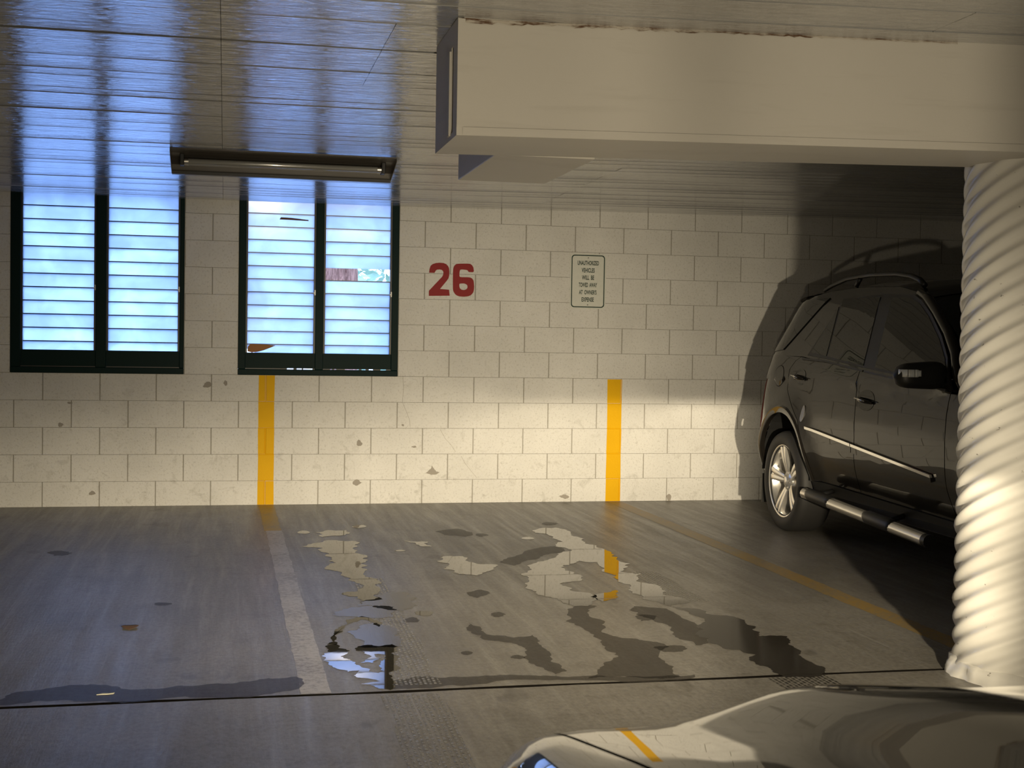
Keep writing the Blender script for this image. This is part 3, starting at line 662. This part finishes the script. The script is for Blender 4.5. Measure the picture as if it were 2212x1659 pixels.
pts = [(0, -.045), (.02, -.02), (.026, .005), (.016, .03), (0, .05), (-.018, .028), (-.024, 0), (-.016, -.025)]
prism(bm, pts, lambda a, b, s: (a*1.5+lf[0], b+lf[1], .002+.008*abs(a)/.026+(.0012 if s else 0))); o = mesh_obj('fallen_leaf', bm, plain('brown_leaf', (.10, .055, .03), .8)); tag(o, 'brown fallen leaf on the bare floor left of the stall line', 'leaf')
sc = px_floor(228, 1500); bm = bmesh.new(); prism(bm, [(-.03, -.008), (-.01, .008), (.012, .004), (.03, .012), (.028, -.002), (.004, -.008)], lambda a, b, s: (a+sc[0], b+sc[1], .001+(.002 if s else 0))); o = mesh_obj('paper_scrap', bm, plain('pale_paper', (.75, .72, .55), .7)); tag(o, 'tiny pale paper scrap beside the floor joint', 'litter')

# ------------------------------------------------------------------ the parked vehicle (backed in, nose towards the aisle)
YAW_C = math.radians(1.8); HW = .925
inw = Vector((math.cos(YAW_C), -math.sin(YAW_C), 0)); P0 = Vector((1.428, -1.83, 0))
suv = empty('suv', P0+inw*HW, PI-YAW_C)
tag(suv, 'dark brown black sport utility vehicle parked nose out behind the column', 'car')
ZW = [0, .2, .30, .38, .45, .52, .58, .66, .8, 1.0, 1.12, 1.2, 1.6, 1.66, 1.75]; WW = [.2, .15, .125, .10, .072, .048, .034, .028, .025, .040, .062, .087, .225, .275, .33]
ZS0 = [.2, .5, .62, .66, .95, 1.15, 1.25, 1.61, 1.7]; S0 = [-.42, -.44, -.42, -.37, -.33, -.30, -.30, -.10, .0]
S1 = 2.95
AX, AZ, ARX, ARZ = -.10, .39, .40, .435; FX = 2.80
def surf(q, z, off=0):
    """body skin: q runs along the flank and wraps round nose and tail"""
    wb = interp(z, ZW, WW)
    # smooth the piecewise profile a little
    wb = (interp(z-.03, ZW, WW)+2*wb+interp(z+.03, ZW, WW))/4
    if z < 1.05:
        wb += .012
        for cx_ in (AX, FX):
            r = math.hypot((q-cx_)/ARX, (z-AZ)/ARZ); wb -= .032*math.exp(-((r-1.08)/.22)**2)
    s0 = interp(z, ZS0, S0)
    if q < s0:
        a, b, L_ = .53, .30, .66; ph = (s0-q)/L_*PI/2
        if ph < PI/2: s = s0-a*math.sin(ph); wq = wb+b*(1-math.cos(ph)); nx, ns = math.cos(ph), -math.sin(ph)
        else: s = s0-a; wq = min(HW, wb+b+(s0-L_-q)); nx, ns = 0, -1
    elif q > S1:
        a, b, L_ = .62, .42, .82; ph = (q-S1)/L_*PI/2
        if ph < PI/2: s = S1+a*math.sin(ph); wq = wb+b*(1-math.cos(ph)); nx, ns = math.cos(ph), math.sin(ph)
        else: s = S1+a; wq = min(HW, wb+b+(q-S1-L_)); nx, ns = 0, 1
    else: s = q; wq = wb; nx, ns = 1, 0
    return HW-wq+nx*off, s+ns*off, z
def panel(name, poly, mat, parent, off=0, sides=(1,), res=.06, thick=.012):
    bm = bmesh.new()
    for sd in sides:
        b2 = bmesh.new(); b2.faces.new([b2.verts.new((a, b, 0)) for a, b in poly]); bmesh.ops.triangulate(b2, faces=b2.faces)
        q0, q1 = min(p[0] for p in poly), max(p[0] for p in poly); z0, z1 = min(p[1] for p in poly), max(p[1] for p in poly)
        for ax, lo, hi in ((0, q0, q1), (1, z0, z1)):
            k = math.ceil(lo/res)
            while k*res < hi:
                nn = [0, 0, 0]; nn[ax] = 1; cc = [0, 0, 0]; cc[ax] = k*res+1e-5
                bmesh.ops.bisect_plane(b2, geom=b2.verts[:]+b2.edges[:]+b2.faces[:], plane_co=cc, plane_no=nn); k += 1
        bad = [f for f in b2.faces if any(math.hypot((f.calc_center_median().x-c_)/ARX, (f.calc_center_median().y-AZ)/ARZ) < 1.04 for c_ in (AX, FX)) and f.calc_center_median().y > .39]
        if bad and name in ('rear_fender', 'front_fender'): bmesh.ops.delete(b2, geom=bad, context='FACES')
        mp = {}
        for v in b2.verts:
            x, s, z = surf(v.co.x, v.co.y, off); mp[v.index] = None; v.co = (x*sd, s, z)
        b2.verts.index_update(); vs_ = [bm.verts.new(v.co) for v in b2.verts]
        for f in b2.faces:
            try: nf = bm.faces.new([vs_[v.index] for v in f.verts])
            except ValueError: continue
            nf.normal_update(); c = nf.calc_center_median()
            out = Vector((c.x, (c.y-1.2)*.25, 0))
            if nf.normal.dot(out) < 0: nf.normal_flip()
        b2.free()
    bmesh.ops.remove_doubles(bm, verts=bm.verts, dist=1e-5)
    o = mesh_obj(name, bm, mat, parent, True, recalc=False)
    m = o.modifiers.new('skin', 'SOLIDIFY'); m.thickness = thick; m.offset = -1
    split(o, 40); return o
def arc(cx_, a0, a1, kx=1, n=14): return [(cx_+ARX*kx*math.cos(math.radians(a0+(a1-a0)*i/n)), AZ+ARZ*kx*math.sin(math.radians(a0+(a1-a0)*i/n))) for i in range(n+1)]
G = .004
RD = [(.33, .40), (.325, .461), (.29, .613), (.19, .788), (.03, .905), (-.08, .985), (-.09, 1.02), (-.085, 1.13), (-.03, 1.185), (.04, 1.212)]   # rear door, rear edge
MID = [(1.0, 1.135), (.985, 1.06), (.992, 1.0), (1.005, .727), (.985, .528), (.975, .385)]                                                       # between the doors
FR = [(2.12, .36), (2.10, .522), (2.10, .759), (2.095, .93), (2.11, 1.04)]                                                                        # front door, front edge
QC = -1.70
for sd in (1, -1):
    S = (sd,)
    panel('rear_fender', [(p[0]-G, p[1]) for p in RD[:]]+[(-.55, 1.225), (-.62, 1.06), (-.60, .68), (-.56, .645)]+arc(AX, 149, 1)+[(.322, .40)], SUVP, suv, 0, S, .04)
    d1 = panel('rear_door', [(p[0]+G, p[1]) for p in RD]+[(p[0]-G, p[1]+.0) for p in [(1.0, 1.14)]+MID[1:]], SUVP, suv, 0, S)
    d2 = panel('front_door', [(p[0]+G, p[1]) for p in MID[::-1]]+[(p[0]-G, p[1]) for p in [(2.12, 1.05)]+FR[::-1]], SUVP, suv, 0, S)
    panel('front_fender', [(p[0]+G, p[1]) for p in FR[::-1]]+[(2.14, .36), (2.36, .36)]+arc(FX, 180, 29)+[(3.30, .645), (3.34, .92), (2.9, 1.0), (2.4, 1.05)], SUVP, suv, 0, S, .05)
    panel('rocker_sill', [(.31, .392), (.975, .377), (2.12, .352), (2.36, .35), (2.36, .26), (.31, .27)], BLACKP, suv, .008, S)
    for cx_, nm in ((AX, 'rear'), (FX, 'front')):
        bm = bmesh.new(); rows = []
        for k_ in range(33):
            an = PI*k_/32; row = []
            for kk, of in ((1.0, -.02), (1.0, .008), (1.025, .012), (1.09, .012), (1.115, .0)):
                x, s_, z = surf(cx_+ARX*kk*math.cos(an), AZ+ARZ*kk*math.sin(an), of); row.append((x*sd, s_, z))
            rows.append(row)
        grid_mesh(bm, rows); split(mesh_obj('wheel_arch_trim', bm, SUVP, suv, True), 40)
    # greenhouse
    panel('side_glass_frame', [(-.60, 1.22), (.045, 1.216), (1.0, 1.142), (2.13, 1.055), (2.07, 1.13), (1.98, 1.24), (1.84, 1.36), (1.64, 1.485), (1.49, 1.565), (1.36, 1.615), (1.1, 1.655), (.6, 1.672), (.1, 1.665), (-.1, 1.64), (-.6, 1.63)], SUVP, suv, -.003, S)
    panel('window_trim', [(.14, 1.226), (.42, 1.60), (.96, 1.615), (1.1, 1.61), (1.36, 1.60), (1.50, 1.555), (1.66, 1.475), (1.86, 1.35), (2.0, 1.235), (2.10, 1.085), (1.19, 1.148), (.46, 1.205)], BLACKP, suv, .002, S, .06, .006)
    panel('window_glass', [(.19, 1.246), (.45, 1.224), (.379, 1.549)], GLASSD, d1, .005, S, .08, .006)
    panel('window_glass', [(.475, 1.221), (.402, 1.603), (.937, 1.597), (1.033, 1.172)], GLASSD, d1, .005, S, .08, .006)
    panel('window_glass', [(1.198, 1.163), (1.102, 1.587), (1.346, 1.579), (1.48, 1.54), (1.636, 1.464), (1.837, 1.34), (1.981, 1.227), (2.075, 1.097)], GLASSD, d2, .005, S, .08, .006)
    panel('belt_molding', [(.09, 1.208), (.46, 1.198), (1.06, 1.146), (1.06, 1.134), (.46, 1.186), (.09, 1.195)], BLACKP, d1, .012, S, .1, .012)
    panel('belt_molding', [(1.075, 1.145), (2.09, 1.066), (2.09, 1.054), (1.075, 1.132)], BLACKP, d2, .012, S, .1, .012)
    # side mouldings with chrome strip
    panel('side_molding', [(.315, .735), (.98, .672), (.98, .634), (.40, .690), (.345, .700)], SUVP, d1, .014, S, .1, .014)
    panel('chrome_strip', [(.308, .752), (.98, .690), (.98, .672), (.315, .735)], CHROME, d1, .020, S, .1, .014)
    panel('side_molding', [(.99, .671), (1.965, .578), (1.962, .556), (1.94, .548), (.99, .633)], SUVP, d2, .014, S, .1, .014)
    panel('chrome_strip', [(.99, .689), (1.966, .596), (1.968, .580), (.99, .672)], CHROME, d2, .020, S, .1, .014)
    # handles: dark oval dish and a grip across it
    for dr, hs, hz, rs, rz in ((d1, .119, 1.076, .092, .056), (d2, 1.135, .963, .112, .064)):
        el = [(hs+rs*math.cos(2*PI*k/24), hz+rz*math.sin(2*PI*k/24)) for k in range(24)]
        panel('handle_dish', el, GLASSD, dr, .002, S, .2, .004)
        bm = bmesh.new(); pts = []
        for k in range(9):
            t = k/8; x, s_, z = surf(hs-rs*.86+1.72*rs*t, hz+.012-.024*t, .008+.026*math.sin(PI*t)); pts.append((x*sd, s_, z))
        tube(bm, pts, [.008+.006*math.sin(PI*k/8) for k in range(9)], 10); mesh_obj('handle', bm, SUVP, dr, True)
        x, s_, z = surf(hs, hz+.006, .046); bm = bmesh.new(); tube(bm, [(x*sd, s_-rs*.6, z+.006), (x*sd, s_, z), (x*sd, s_+rs*.6, z-.008)], .0035, 8); mesh_obj('handle_chrome', bm, CHROME, dr, True)
    # fuel flap outline on the right rear fender
    if sd == 1:
        el = [(-.255+.085*math.cos(2*PI*k/28), 1.075+.075*math.sin(2*PI*k/28)) for k in range(28)]; panel('fuel_flap_gap', el, DARK, suv, .0012, S, .3, .003)
        el = [(-.255+.080*math.cos(2*PI*k/28), 1.075+.070*math.sin(2*PI*k/28)) for k in range(28)]; panel('fuel_flap', el, SUVP, suv, .0026, S, .05, .004)
        el = [(.238+.020*math.cos(2*PI*k/20), .835+.055*math.sin(2*PI*k/20)) for k in range(20)]; panel('oval_badge', el, METAL, suv, .006, S, .2, .005)
    panel('tail_lamp', [(-.565, .69), (-.625, 1.05), (-.95, 1.05), (-.95, .80), (-.72, .69)], TAIL, suv, .008, S, .05)
    panel('head_lamp', [(3.345, .70), (3.36, .90), (3.78, .86), (3.80, .72)], LAMPL, suv, .004, S, .06)
    # running board: black pad sections and bright tube sections
    x0 = (HW+.012)*sd
    def rb(s): return interp(s, (.38, 2.05), (.318, .248))
    bm = bmesh.new(); tube(bm, [(x0, s, rb(s)) for s in (.40, .8, 1.2, 1.6, 2.02)], .037, 14); o = mesh_obj('running_board', bm, ALU, suv, True); split(o)
    for a, b in ((.46, .83), (1.30, 1.66)):
        bm = bmesh.new(); tube(bm, [(x0, s, rb(s)+.004) for s in (a, a+.04, b-.04, b)], [.034, .042, .042, .034], 14); mesh_obj('tread_pad', bm, BLACKP, o, True)
    bm = bmesh.new(); tube(bm, [(x0, 2.015, rb(2.02)), (x0, 2.06, rb(2.06))], .0375, 14); split(mesh_obj('end_cap', bm, BLACKP, o, True))
    for s in (.55, 1.5):
        bm = bmesh.new(); tube(bm, [(x0, s, rb(s)), (x0-.14*sd, s, rb(s)+.04)], .016, 8); mesh_obj('bracket', bm, BLACKP, o, True)
    # roof rail
    xr = lambda s, z: (HW-.315)*sd
    rail = [(-.10, 1.676), (.02, 1.705), (.258, 1.742), (.6, 1.752), (.967, 1.740), (1.148, 1.718), (1.26, 1.69), (1.32, 1.655)]
    bm = bmesh.new(); tube(bm, [(xr(s, z), s, z) for s, z in rail], [.012, .014, .015, .015, .015, .016, .018, .018], 10); o = mesh_obj('roof_rail', bm, BLACKP, suv, True)
    bm = bmesh.new(); tube(bm, [(xr(0, 0), .40, 1.69), (xr(0, 0), .455, 1.735)], .016, 8); mesh_obj('rail_foot', bm, BLACKP, o, True)
    # mirror
    bm = bmesh.new(); rows = []
    for i in range(15):
        u = -1+2*i/14; row = []
        for k in range(24):
            a = 2*PI*k/24; rr = max(.02, (1-abs(u)**4.5))**.5
            cx_, cz_ = math.cos(a), math.sin(a); e = (abs(cx_)**3.4+abs(cz_)**3.4)**(-1/3.4)
            yy = .075*rr*e*cx_*(1 if cx_ > 0 else .55); zz = .072*rr*e*cz_*(1.0-.12*u)
            row.append(((HW+.060+.150*u)*sd, 1.99+yy, 1.135+zz-.004*u))
        rows.append(row)
    V = grid_mesh(bm, rows, True); bm.faces.new(V[0]); bm.faces.new(V[-1]); mi = mesh_obj('door_mirror', bm, BLACKP, suv, True)
    for k_ in range(3):
        bm = bmesh.new(); u0 = [.20, .44, .68][k_]; nn = 5; ra = []; 
        for j in range(nn+1):
            u = u0+(.225*j/nn); rr = (1-min(.99, abs(u))**4.5)**.5
            row = []
            for q in (-.02, .0, .02):
                hgt = q*(1 if u > .3 else .8)
                yy = .079*max(.25, rr)
                row.append(((HW+.060+.150*u)*sd, 1.99+yy-(.05*max(0, u-.75)*4*.5), 1.135+.012+hgt))
            ra.append(row)
        grid_mesh(bm, ra); o = mesh_obj('signal_lens', bm, LAMPL, mi, True); m = o.modifiers.new('t', 'SOLIDIFY'); m.thickness = .006; m.offset = 0
    bm = bmesh.new(); tube(bm, [((HW-.10)*sd, 2.02, 1.09), ((HW-.02)*sd, 2.0, 1.10)], .03, 10); mesh_obj('mirror_arm', bm, BLACKP, mi, True)
    # mud flap
    bm = bmesh.new(); add_box(bm, (HW-.20)*sd, (HW-.04)*sd, -.505, -.495, .15, .36); mesh_obj('mud_flap', bm, BLACKP, suv)
panel('rear_bumper', [(-.465, .60), (-.50, .39), (-.505, .235), (-.75, .225), (QC, .25), (QC, .64), (-.56, .64)], SUVP, suv, .004, (1, -1), .05)
panel('tailgate', [(-.955, .70), (-.955, 1.05), (-.64, 1.06), (-.575, 1.215), (QC, 1.215), (QC, .655), (-.72, .655)], SUVP, suv, -.004, (1, -1), .05)
panel('rear_window', [(-.31, 1.262), (-.52, 1.245), (QC, 1.25), (QC, 1.60), (-.2, 1.615), (.165, 1.617), (.13, 1.590)], GLASSD, suv, .004, (1, -1), .06, .006)
panel('rear_upper', [(-.59, 1.218), (QC, 1.218), (QC, 1.66), (-.59, 1.64)], SUVP, suv, -.003, (1, -1), .06)
panel('front_bumper', [(3.24, .36), (3.28, .63), (3.9, .64), (4.30, .62), (4.30, .26), (3.5, .24)], SUVP, suv, .004, (1, -1), .06)
panel('grille', [(3.86, .655), (3.84, .86), (4.30, .86), (4.30, .655)], BLACKP, suv, -.006, (1, -1), .06)
for k in range(3): panel('grille_bar', [(3.87, .70+k*.055), (4.30, .70+k*.055), (4.30, .715+k*.055), (3.87, .715+k*.055)], CHROME, suv, .006, (1, -1), .08)
# hood, windscreen and roof
bm = bmesh.new(); rows = []
for i in range(30):
    q = 2.36+(4.28-2.36)*i/29; ze = interp(q, (2.36, 2.9, 3.35, 3.8, 4.28), (1.052, 1.0, .925, .875, .872)); x, s_, z = surf(q, ze, -.002)
    rows.append([(x*t, s_, z+.055*(1-t*t)*interp(q, (2.36, 4.0, 4.28), (1, .5, 0))) for t in [-1+2*j/12 for j in range(13)]])
grid_mesh(bm, rows); split(mesh_obj('hood', bm, SUVP, suv, True), 40)
def ze_(s): return interp(s, (-.66, -.3, .1, .6, 1.1, 1.36, 1.5), (1.60, 1.635, 1.665, 1.674, 1.657, 1.617, 1.567))
bm = bmesh.new(); rows = []
for i in range(34):
    s = -.64+(1.50+.64)*i/33; ed = HW-interp(ze_(s), ZW, WW)-.0; z = ze_(s)
    ed *= 1-.25*max(0, (-.25-s)/.4)**2
    rows.append([(ed*t, s, z+.062*(1-abs(t)**2.6)) for t in [-1+2*j/16 for j in range(17)]])
grid_mesh(bm, rows); split(mesh_obj('roof', bm, SUVP, suv, True), 50)
bm = bmesh.new(); rows = []
for i in range(12):
    t = i/11; s = 1.50+(2.42-1.50)*t; z = 1.567+(1.052-1.567)*t+.05*math.sin(PI*t)
    ed = HW-interp(z, ZW, WW)-.03; zz = z
    rows.append([(ed*u, s+.10*(1-u*u)*(1-.3*t), zz+.055*(1-abs(u)**2.6)*(1-t*.6)) for u in [-1+2*j/14 for j in range(15)]])
grid_mesh(bm, rows); split(mesh_obj('windscreen', bm, GLASSD, suv, True), 60)
for sd in (1, -1):
    bm = bmesh.new(); ap = [(1.40, 1.60), (1.52, 1.562), (1.68, 1.478), (1.88, 1.362), (2.03, 1.25), (2.13, 1.13), (2.24, 1.06)]
    tube(bm, [((HW-interp(z, ZW, WW)-.025)*sd, s, z+.004) for s, z in ap], .03, 10); mesh_obj('windscreen_pillar', bm, SUVP, suv, True)
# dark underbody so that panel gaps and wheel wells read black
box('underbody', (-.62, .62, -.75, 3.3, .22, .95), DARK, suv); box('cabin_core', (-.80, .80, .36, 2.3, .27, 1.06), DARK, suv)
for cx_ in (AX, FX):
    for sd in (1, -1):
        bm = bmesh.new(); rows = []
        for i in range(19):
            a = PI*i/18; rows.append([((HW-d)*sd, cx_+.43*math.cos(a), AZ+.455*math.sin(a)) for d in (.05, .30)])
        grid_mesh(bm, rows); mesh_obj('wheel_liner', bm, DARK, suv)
# wheels
WR = .350
def wheel(cs, sd):
    c = (( HW-.015-.245/2)*sd, cs, WR-.002)
    bm = bmesh.new(); hwid = .1225
    pr = [(.235, -hwid*.80), (.262, -hwid*.98), (.30, -hwid), (.333, -hwid*.93), (.347, -hwid*.72), (WR, -hwid*.5), (WR, hwid*.5), (.347, hwid*.72), (.333, hwid*.93), (.30, hwid), (.262, hwid*.98), (.235, hwid*.80)]
    lathe(bm, pr, 'x', 56); ty = mesh_obj('wheel', bm, RUB, suv, True); ty.location = c
    if sd < 0: ty.rotation_euler = (0, 0, PI)
    bm = bmesh.new(); lathe(bm, [(.256, .098), (.258, .108), (.252, .112), (.244, .106), (.232, .085), (.222, .0), (.222, -.1), (.24, -.11)], 'x', 56); mesh_obj('rim', bm, ALLOY, ty, True)
    bm = bmesh.new(); lathe(bm, [(.001, -.02), (.16, -.02), (.162, -.03), (.001, -.03)], 'x', 36); mesh_obj('brake_disc', bm, ALU, ty, True)
    bm = bmesh.new(); lathe(bm, [(.001, -.05), (.221, -.05)], 'x', 36); mesh_obj('wheel_back', bm, DARK, ty)
    bm = bmesh.new(); lathe(bm, [(.0005, .092), (.026, .092), (.032, .088), (.034, .078), (.062, .076), (.070, .068), (.074, .04)], 'x', 30); mesh_obj('hub', bm, ALLOY, ty, True)
    for k in range(5):
        a0 = 2*PI*k/5+PI/2+.16
        bm = bmesh.new()
        for e in (-1, 1):
            rows = []
            for t in range(7):
                u = t/6; r = .055+u*(.243-.055); da = e*(.16+.02*u)*(.055+.09*u)/r*1.05; hwd = .0165+.006*u
                dep = .073+.022*math.sin(PI*u*.55)+.008*u
                ca, sa = math.cos(a0+da), math.sin(a0+da)
                rows.append([(x_, r*ca-w_*sa, r*sa+w_*ca) for x_, w_ in ((dep-.035, -hwd), (dep-.004, -hwd), (dep, -hwd*.6), (dep, hwd*.6), (dep-.004, hwd), (dep-.035, hwd))])
            grid_mesh(bm, rows, True)
        split(mesh_obj('spoke', bm, ALLOY, ty, True), 40)
        an = a0+PI/5; bm = bmesh.new(); lathe(bm, [(.0005, .083), (.007, .083), (.009, .07)], 'x', 8, (0, .048*math.cos(an), .048*math.sin(an))); mesh_obj('lug_nut', bm, METAL, ty)
for cs in (AX+.02, FX):
    for sd in (1, -1): wheel(cs, sd)

# ------------------------------------------------------------------ the black car in the foreground whose headlamps light the stall
CX = -1.222
car = empty('car', (CX, 0, 0)); tag(car, 'glossy black car with bulging hood in the foreground, headlamps on', 'car')
def sint(y, xs, ys_, w=.045): return sum(interp(y+w*(k-4)/4, xs, ys_) for k in range(9))/9
def half(y):   # plan half-width
    return interp(y, (-13.4, -12.8, -10.2, -9.45, -9.25, -9.1, -9.0, -8.93, -8.87, -8.84), (.80, .90, .93, .93, .925, .912, .875, .80, .66, .50))
def pz(y): return sint(y, (-10.3, -10.1, -9.6, -9.3, -9.02, -8.97, -8.93, -8.90, -8.87, -8.80), (1.075, 1.055, 1.0, .953, .898, .883, .860, .833, .80, .70), .05)
def top(x, y):
    a = abs(x)
    dome = sint(y, (-9.9, -9.4, -9.0, -8.86), (.045, .040, .023, .012))*sm((.70-a)/.15)+.010*math.exp(-((a-.53)/.075)**2)
    edge = -.012*sm((a-.76)/.12)
    return pz(y)+dome+edge
NY = 90; ys = [-10.1+(1.25)*i/(NY-1) for i in range(NY)]
ys = [-10.1+1.24*(1-(1-i/(NY-1))**2.2) for i in range(NY)]
def hx(y): return min(.80, half(y)-.05)
bm = bmesh.new(); grid_mesh(bm, [[(hx(y)*t, y, top(hx(y)*t, y)) for t in [-1+2*j/60 for j in range(61)]] for y in ys]); o = mesh_obj('hood', bm, CARP, car, True); m = o.modifiers.new('t', 'SOLIDIFY'); m.thickness = .008; m.offset = -1; split(o, 50)
yl = ys[-1]
for sd in (1, -1):
    bm = bmesh.new(); rows = []
    for y in [-10.6+.02*i for i in range(26)]+[-10.1+.02*i for i in range(40)]+[v for v in ys if v > -9.31]:
        hwd = half(y); hx0 = hx(max(y, -10.1))+.004; zt = top(hx0, max(y, -10.1)); row = []
        for j in range(9):
            t = j/8*PI/2; row.append(((hx0+(hwd-hx0)*math.sin(t))*sd, y, zt-.10*(1-math.cos(t))))
        for z in [.76-.02*q_ for q_ in range(26)]: row.append(((hwd+.012*math.sin((z-.3)*6))*sd, y, min(z, zt-.11)))
        rows.append(row)
    grid_mesh(bm, rows); bmesh.ops.remove_doubles(bm, verts=bm.verts, dist=1e-5)
    bmesh.ops.delete(bm, geom=[f for f in bm.faces if math.hypot(f.calc_center_median().y+9.72, f.calc_center_median().z-.325) < .37], context='FACES')
    fn = mesh_obj('fender', bm, CARP, car, True); split(fn, 60)
    bm = bmesh.new(); tube(bm, [((half(-9.72+.375*math.cos(PI*k/24))+.006)*sd, -9.72+.375*math.cos(PI*k/24), .325+.375*math.sin(PI*k/24)) for k in range(-3, 28)], .016, 8); mesh_obj('arch_lip', bm, CARP, fn, True)
# front fascia closes the nose
bm = bmesh.new(); rows = []
edge_pts = [(-hx(y)-.004, y) for y in ys if y > -9.02]+[(0, yl+.004)]+[(hx(y)+.004, y) for y in reversed(ys) if y > -9.02]
bm = bmesh.new(); fx_ = [(-.90, -9.02), (-.86, -8.97), (-.78, -8.90), (-.64, -8.855), (-.45, -8.83), (0, -8.82), (.45, -8.83), (.64, -8.855), (.78, -8.90), (.86, -8.97), (.90, -9.02)]
grid_mesh(bm, [[(x, y+dy, z) for x, y in fx_] for z, dy in ((.66, -.005), (.60, .0), (.50, .03), (.40, .03), (.28, .0), (.22, -.05))]); split(mesh_obj('front_bumper', bm, CARP, car, True), 60)
grid = bmesh.new(); grid_mesh(grid, [[(x, -8.845-.02*(abs(x)/.42)**2, z) for x in (-.42, -.2, 0, .2, .42)] for z in (.66, .70, .76, .80)]); mesh_obj('grille', grid, BLACKP, car)
for k in range(3):
    bm = bmesh.new(); tube(bm, [(-.40, -8.86, .68+.035*k), (0, -8.838, .68+.035*k), (.40, -8.86, .68+.035*k)], .007, 6); mesh_obj('grille_bar', bm, CHROME, car, True)
LIT = Nt('lit_headlamp'); LIT.set(Base_Color=(.8, .8, .8), Roughness=.1, Emission_Color=(1, .85, .6), Emission_Strength=3.0); LIT = LIT.m
for sd in (1, -1):
    bm = bmesh.new(); grid_mesh(bm, [[(sd*x, y, z) for x, y in ((.44, -8.855), (.55, -8.862), (.66, -8.885), (.78, -8.93), (.85, -8.99))] for z in (.66, .72, .78, .815)]); hlp = mesh_obj('headlamp', bm, LAMPL, car, True)
    bm = bmesh.new(); lathe(bm, [(.0005, .012), (.03, .010), (.038, .0)], 'y', 20, (sd*.64, -8.872, .735)); mesh_obj('bulb_lens', bm, LIT, hlp, True)
# windscreen, cabin and rear body
bm = bmesh.new(); rows = []
sec = [(-10.08, 1.045, .78), (-10.35, 1.17, .74), (-10.65, 1.30, .68), (-10.85, 1.375, .63)]
grid_mesh(bm, [[(wd*u, y+.10*(1-u*u)-.05, z+.03*(1-u*u)) for u in [-1+2*j/12 for j in range(13)]] for y, z, wd in sec]); mesh_obj('windscreen', bm, GLASSD, car, True)
bm = bmesh.new(); sec = [(-10.85, 1.38, .63), (-11.2, 1.42, .63), (-11.8, 1.42, .62), (-12.2, 1.38, .60)]
grid_mesh(bm, [[(wd*u, y+.05*(1-u*u), z+.04*(1-abs(u)**2.5)) for u in [-1+2*j/12 for j in range(13)]] for y, z, wd in sec]); mesh_obj('roof', bm, CARP, car, True)
bm = bmesh.new(); sec = [(-12.2, 1.38, .60), (-12.6, 1.18, .68), (-12.9, 1.02, .74)]
grid_mesh(bm, [[(wd*u, y-.04*(1-u*u), z+.03*(1-u*u)) for u in [-1+2*j/12 for j in range(13)]] for y, z, wd in sec]); mesh_obj('rear_window', bm, GLASSD, car, True)
bm = bmesh.new(); sec = [(-12.9, 1.01, .80), (-13.25, .99, .78), (-13.42, .93, .72), (-13.45, .60, .78), (-13.42, .30, .74)]
grid_mesh(bm, [[(wd*u, y-.04*(1-u*u), z+.02*(1-u*u)) for u in [-1+2*j/12 for j in range(13)]] for y, z, wd in sec]); split(mesh_obj('trunk_lid', bm, CARP, car, True), 50)
for sd in (1, -1):
    bm = bmesh.new()
    grid_mesh(bm, [[(x*sd, y, z) for x, z in ((half(y)-.14, .99), (half(y)-.05, .96), (half(y), .86), (half(y)+.008, .62), (half(y), .40), (half(y)-.05, .25))] for y in (-10.61, -11.2, -11.9, -12.4, -12.9, -13.2, -13.4)]); split(mesh_obj('body_side', bm, CARP, car, True), 60)
    bm = bmesh.new(); A_ = [(-10.15, .985, .80), (-10.45, .985, .775), (-11.3, .985, .775), (-12.5, .985, .775), (-12.85, .99, .76)]; Bt = [(-10.35, 1.15, .745), (-10.86, 1.375, .635), (-11.3, 1.41, .63), (-12.2, 1.375, .605), (-12.6, 1.18, .68)]
    grid_mesh(bm, [[(p[2]*sd, p[0], p[1]) for p in A_], [(p[2]*sd, p[0], p[1]) for p in Bt]]); mesh_obj('side_window', bm, GLASSD, car)
    for y in (-9.72, -12.35):
        bm = bmesh.new(); lathe(bm, [(.19, -.09), (.29, -.11), (.325, -.09), (.325, .09), (.29, .11), (.19, .09)], 'x', 40); ty = mesh_obj('wheel', bm, RUB, car, True); ty.location = (sd*.80, y, .325)
        bm = bmesh.new(); lathe(bm, [(.001, .07*sd), (.06, .075*sd), (.18, .05*sd), (.20, .085*sd)], 'x', 40); mesh_obj('rim', bm, ALU, ty, True)
box('underbody', (-.70, .70, -13.2, -8.95, .24, .62), DARK, car)
for h, (r0, r1) in zip(HEADS, ((.285, .405), (.37, .47))): headlamp_light('headlamp_light', h, HEAD_P, r0, r1)
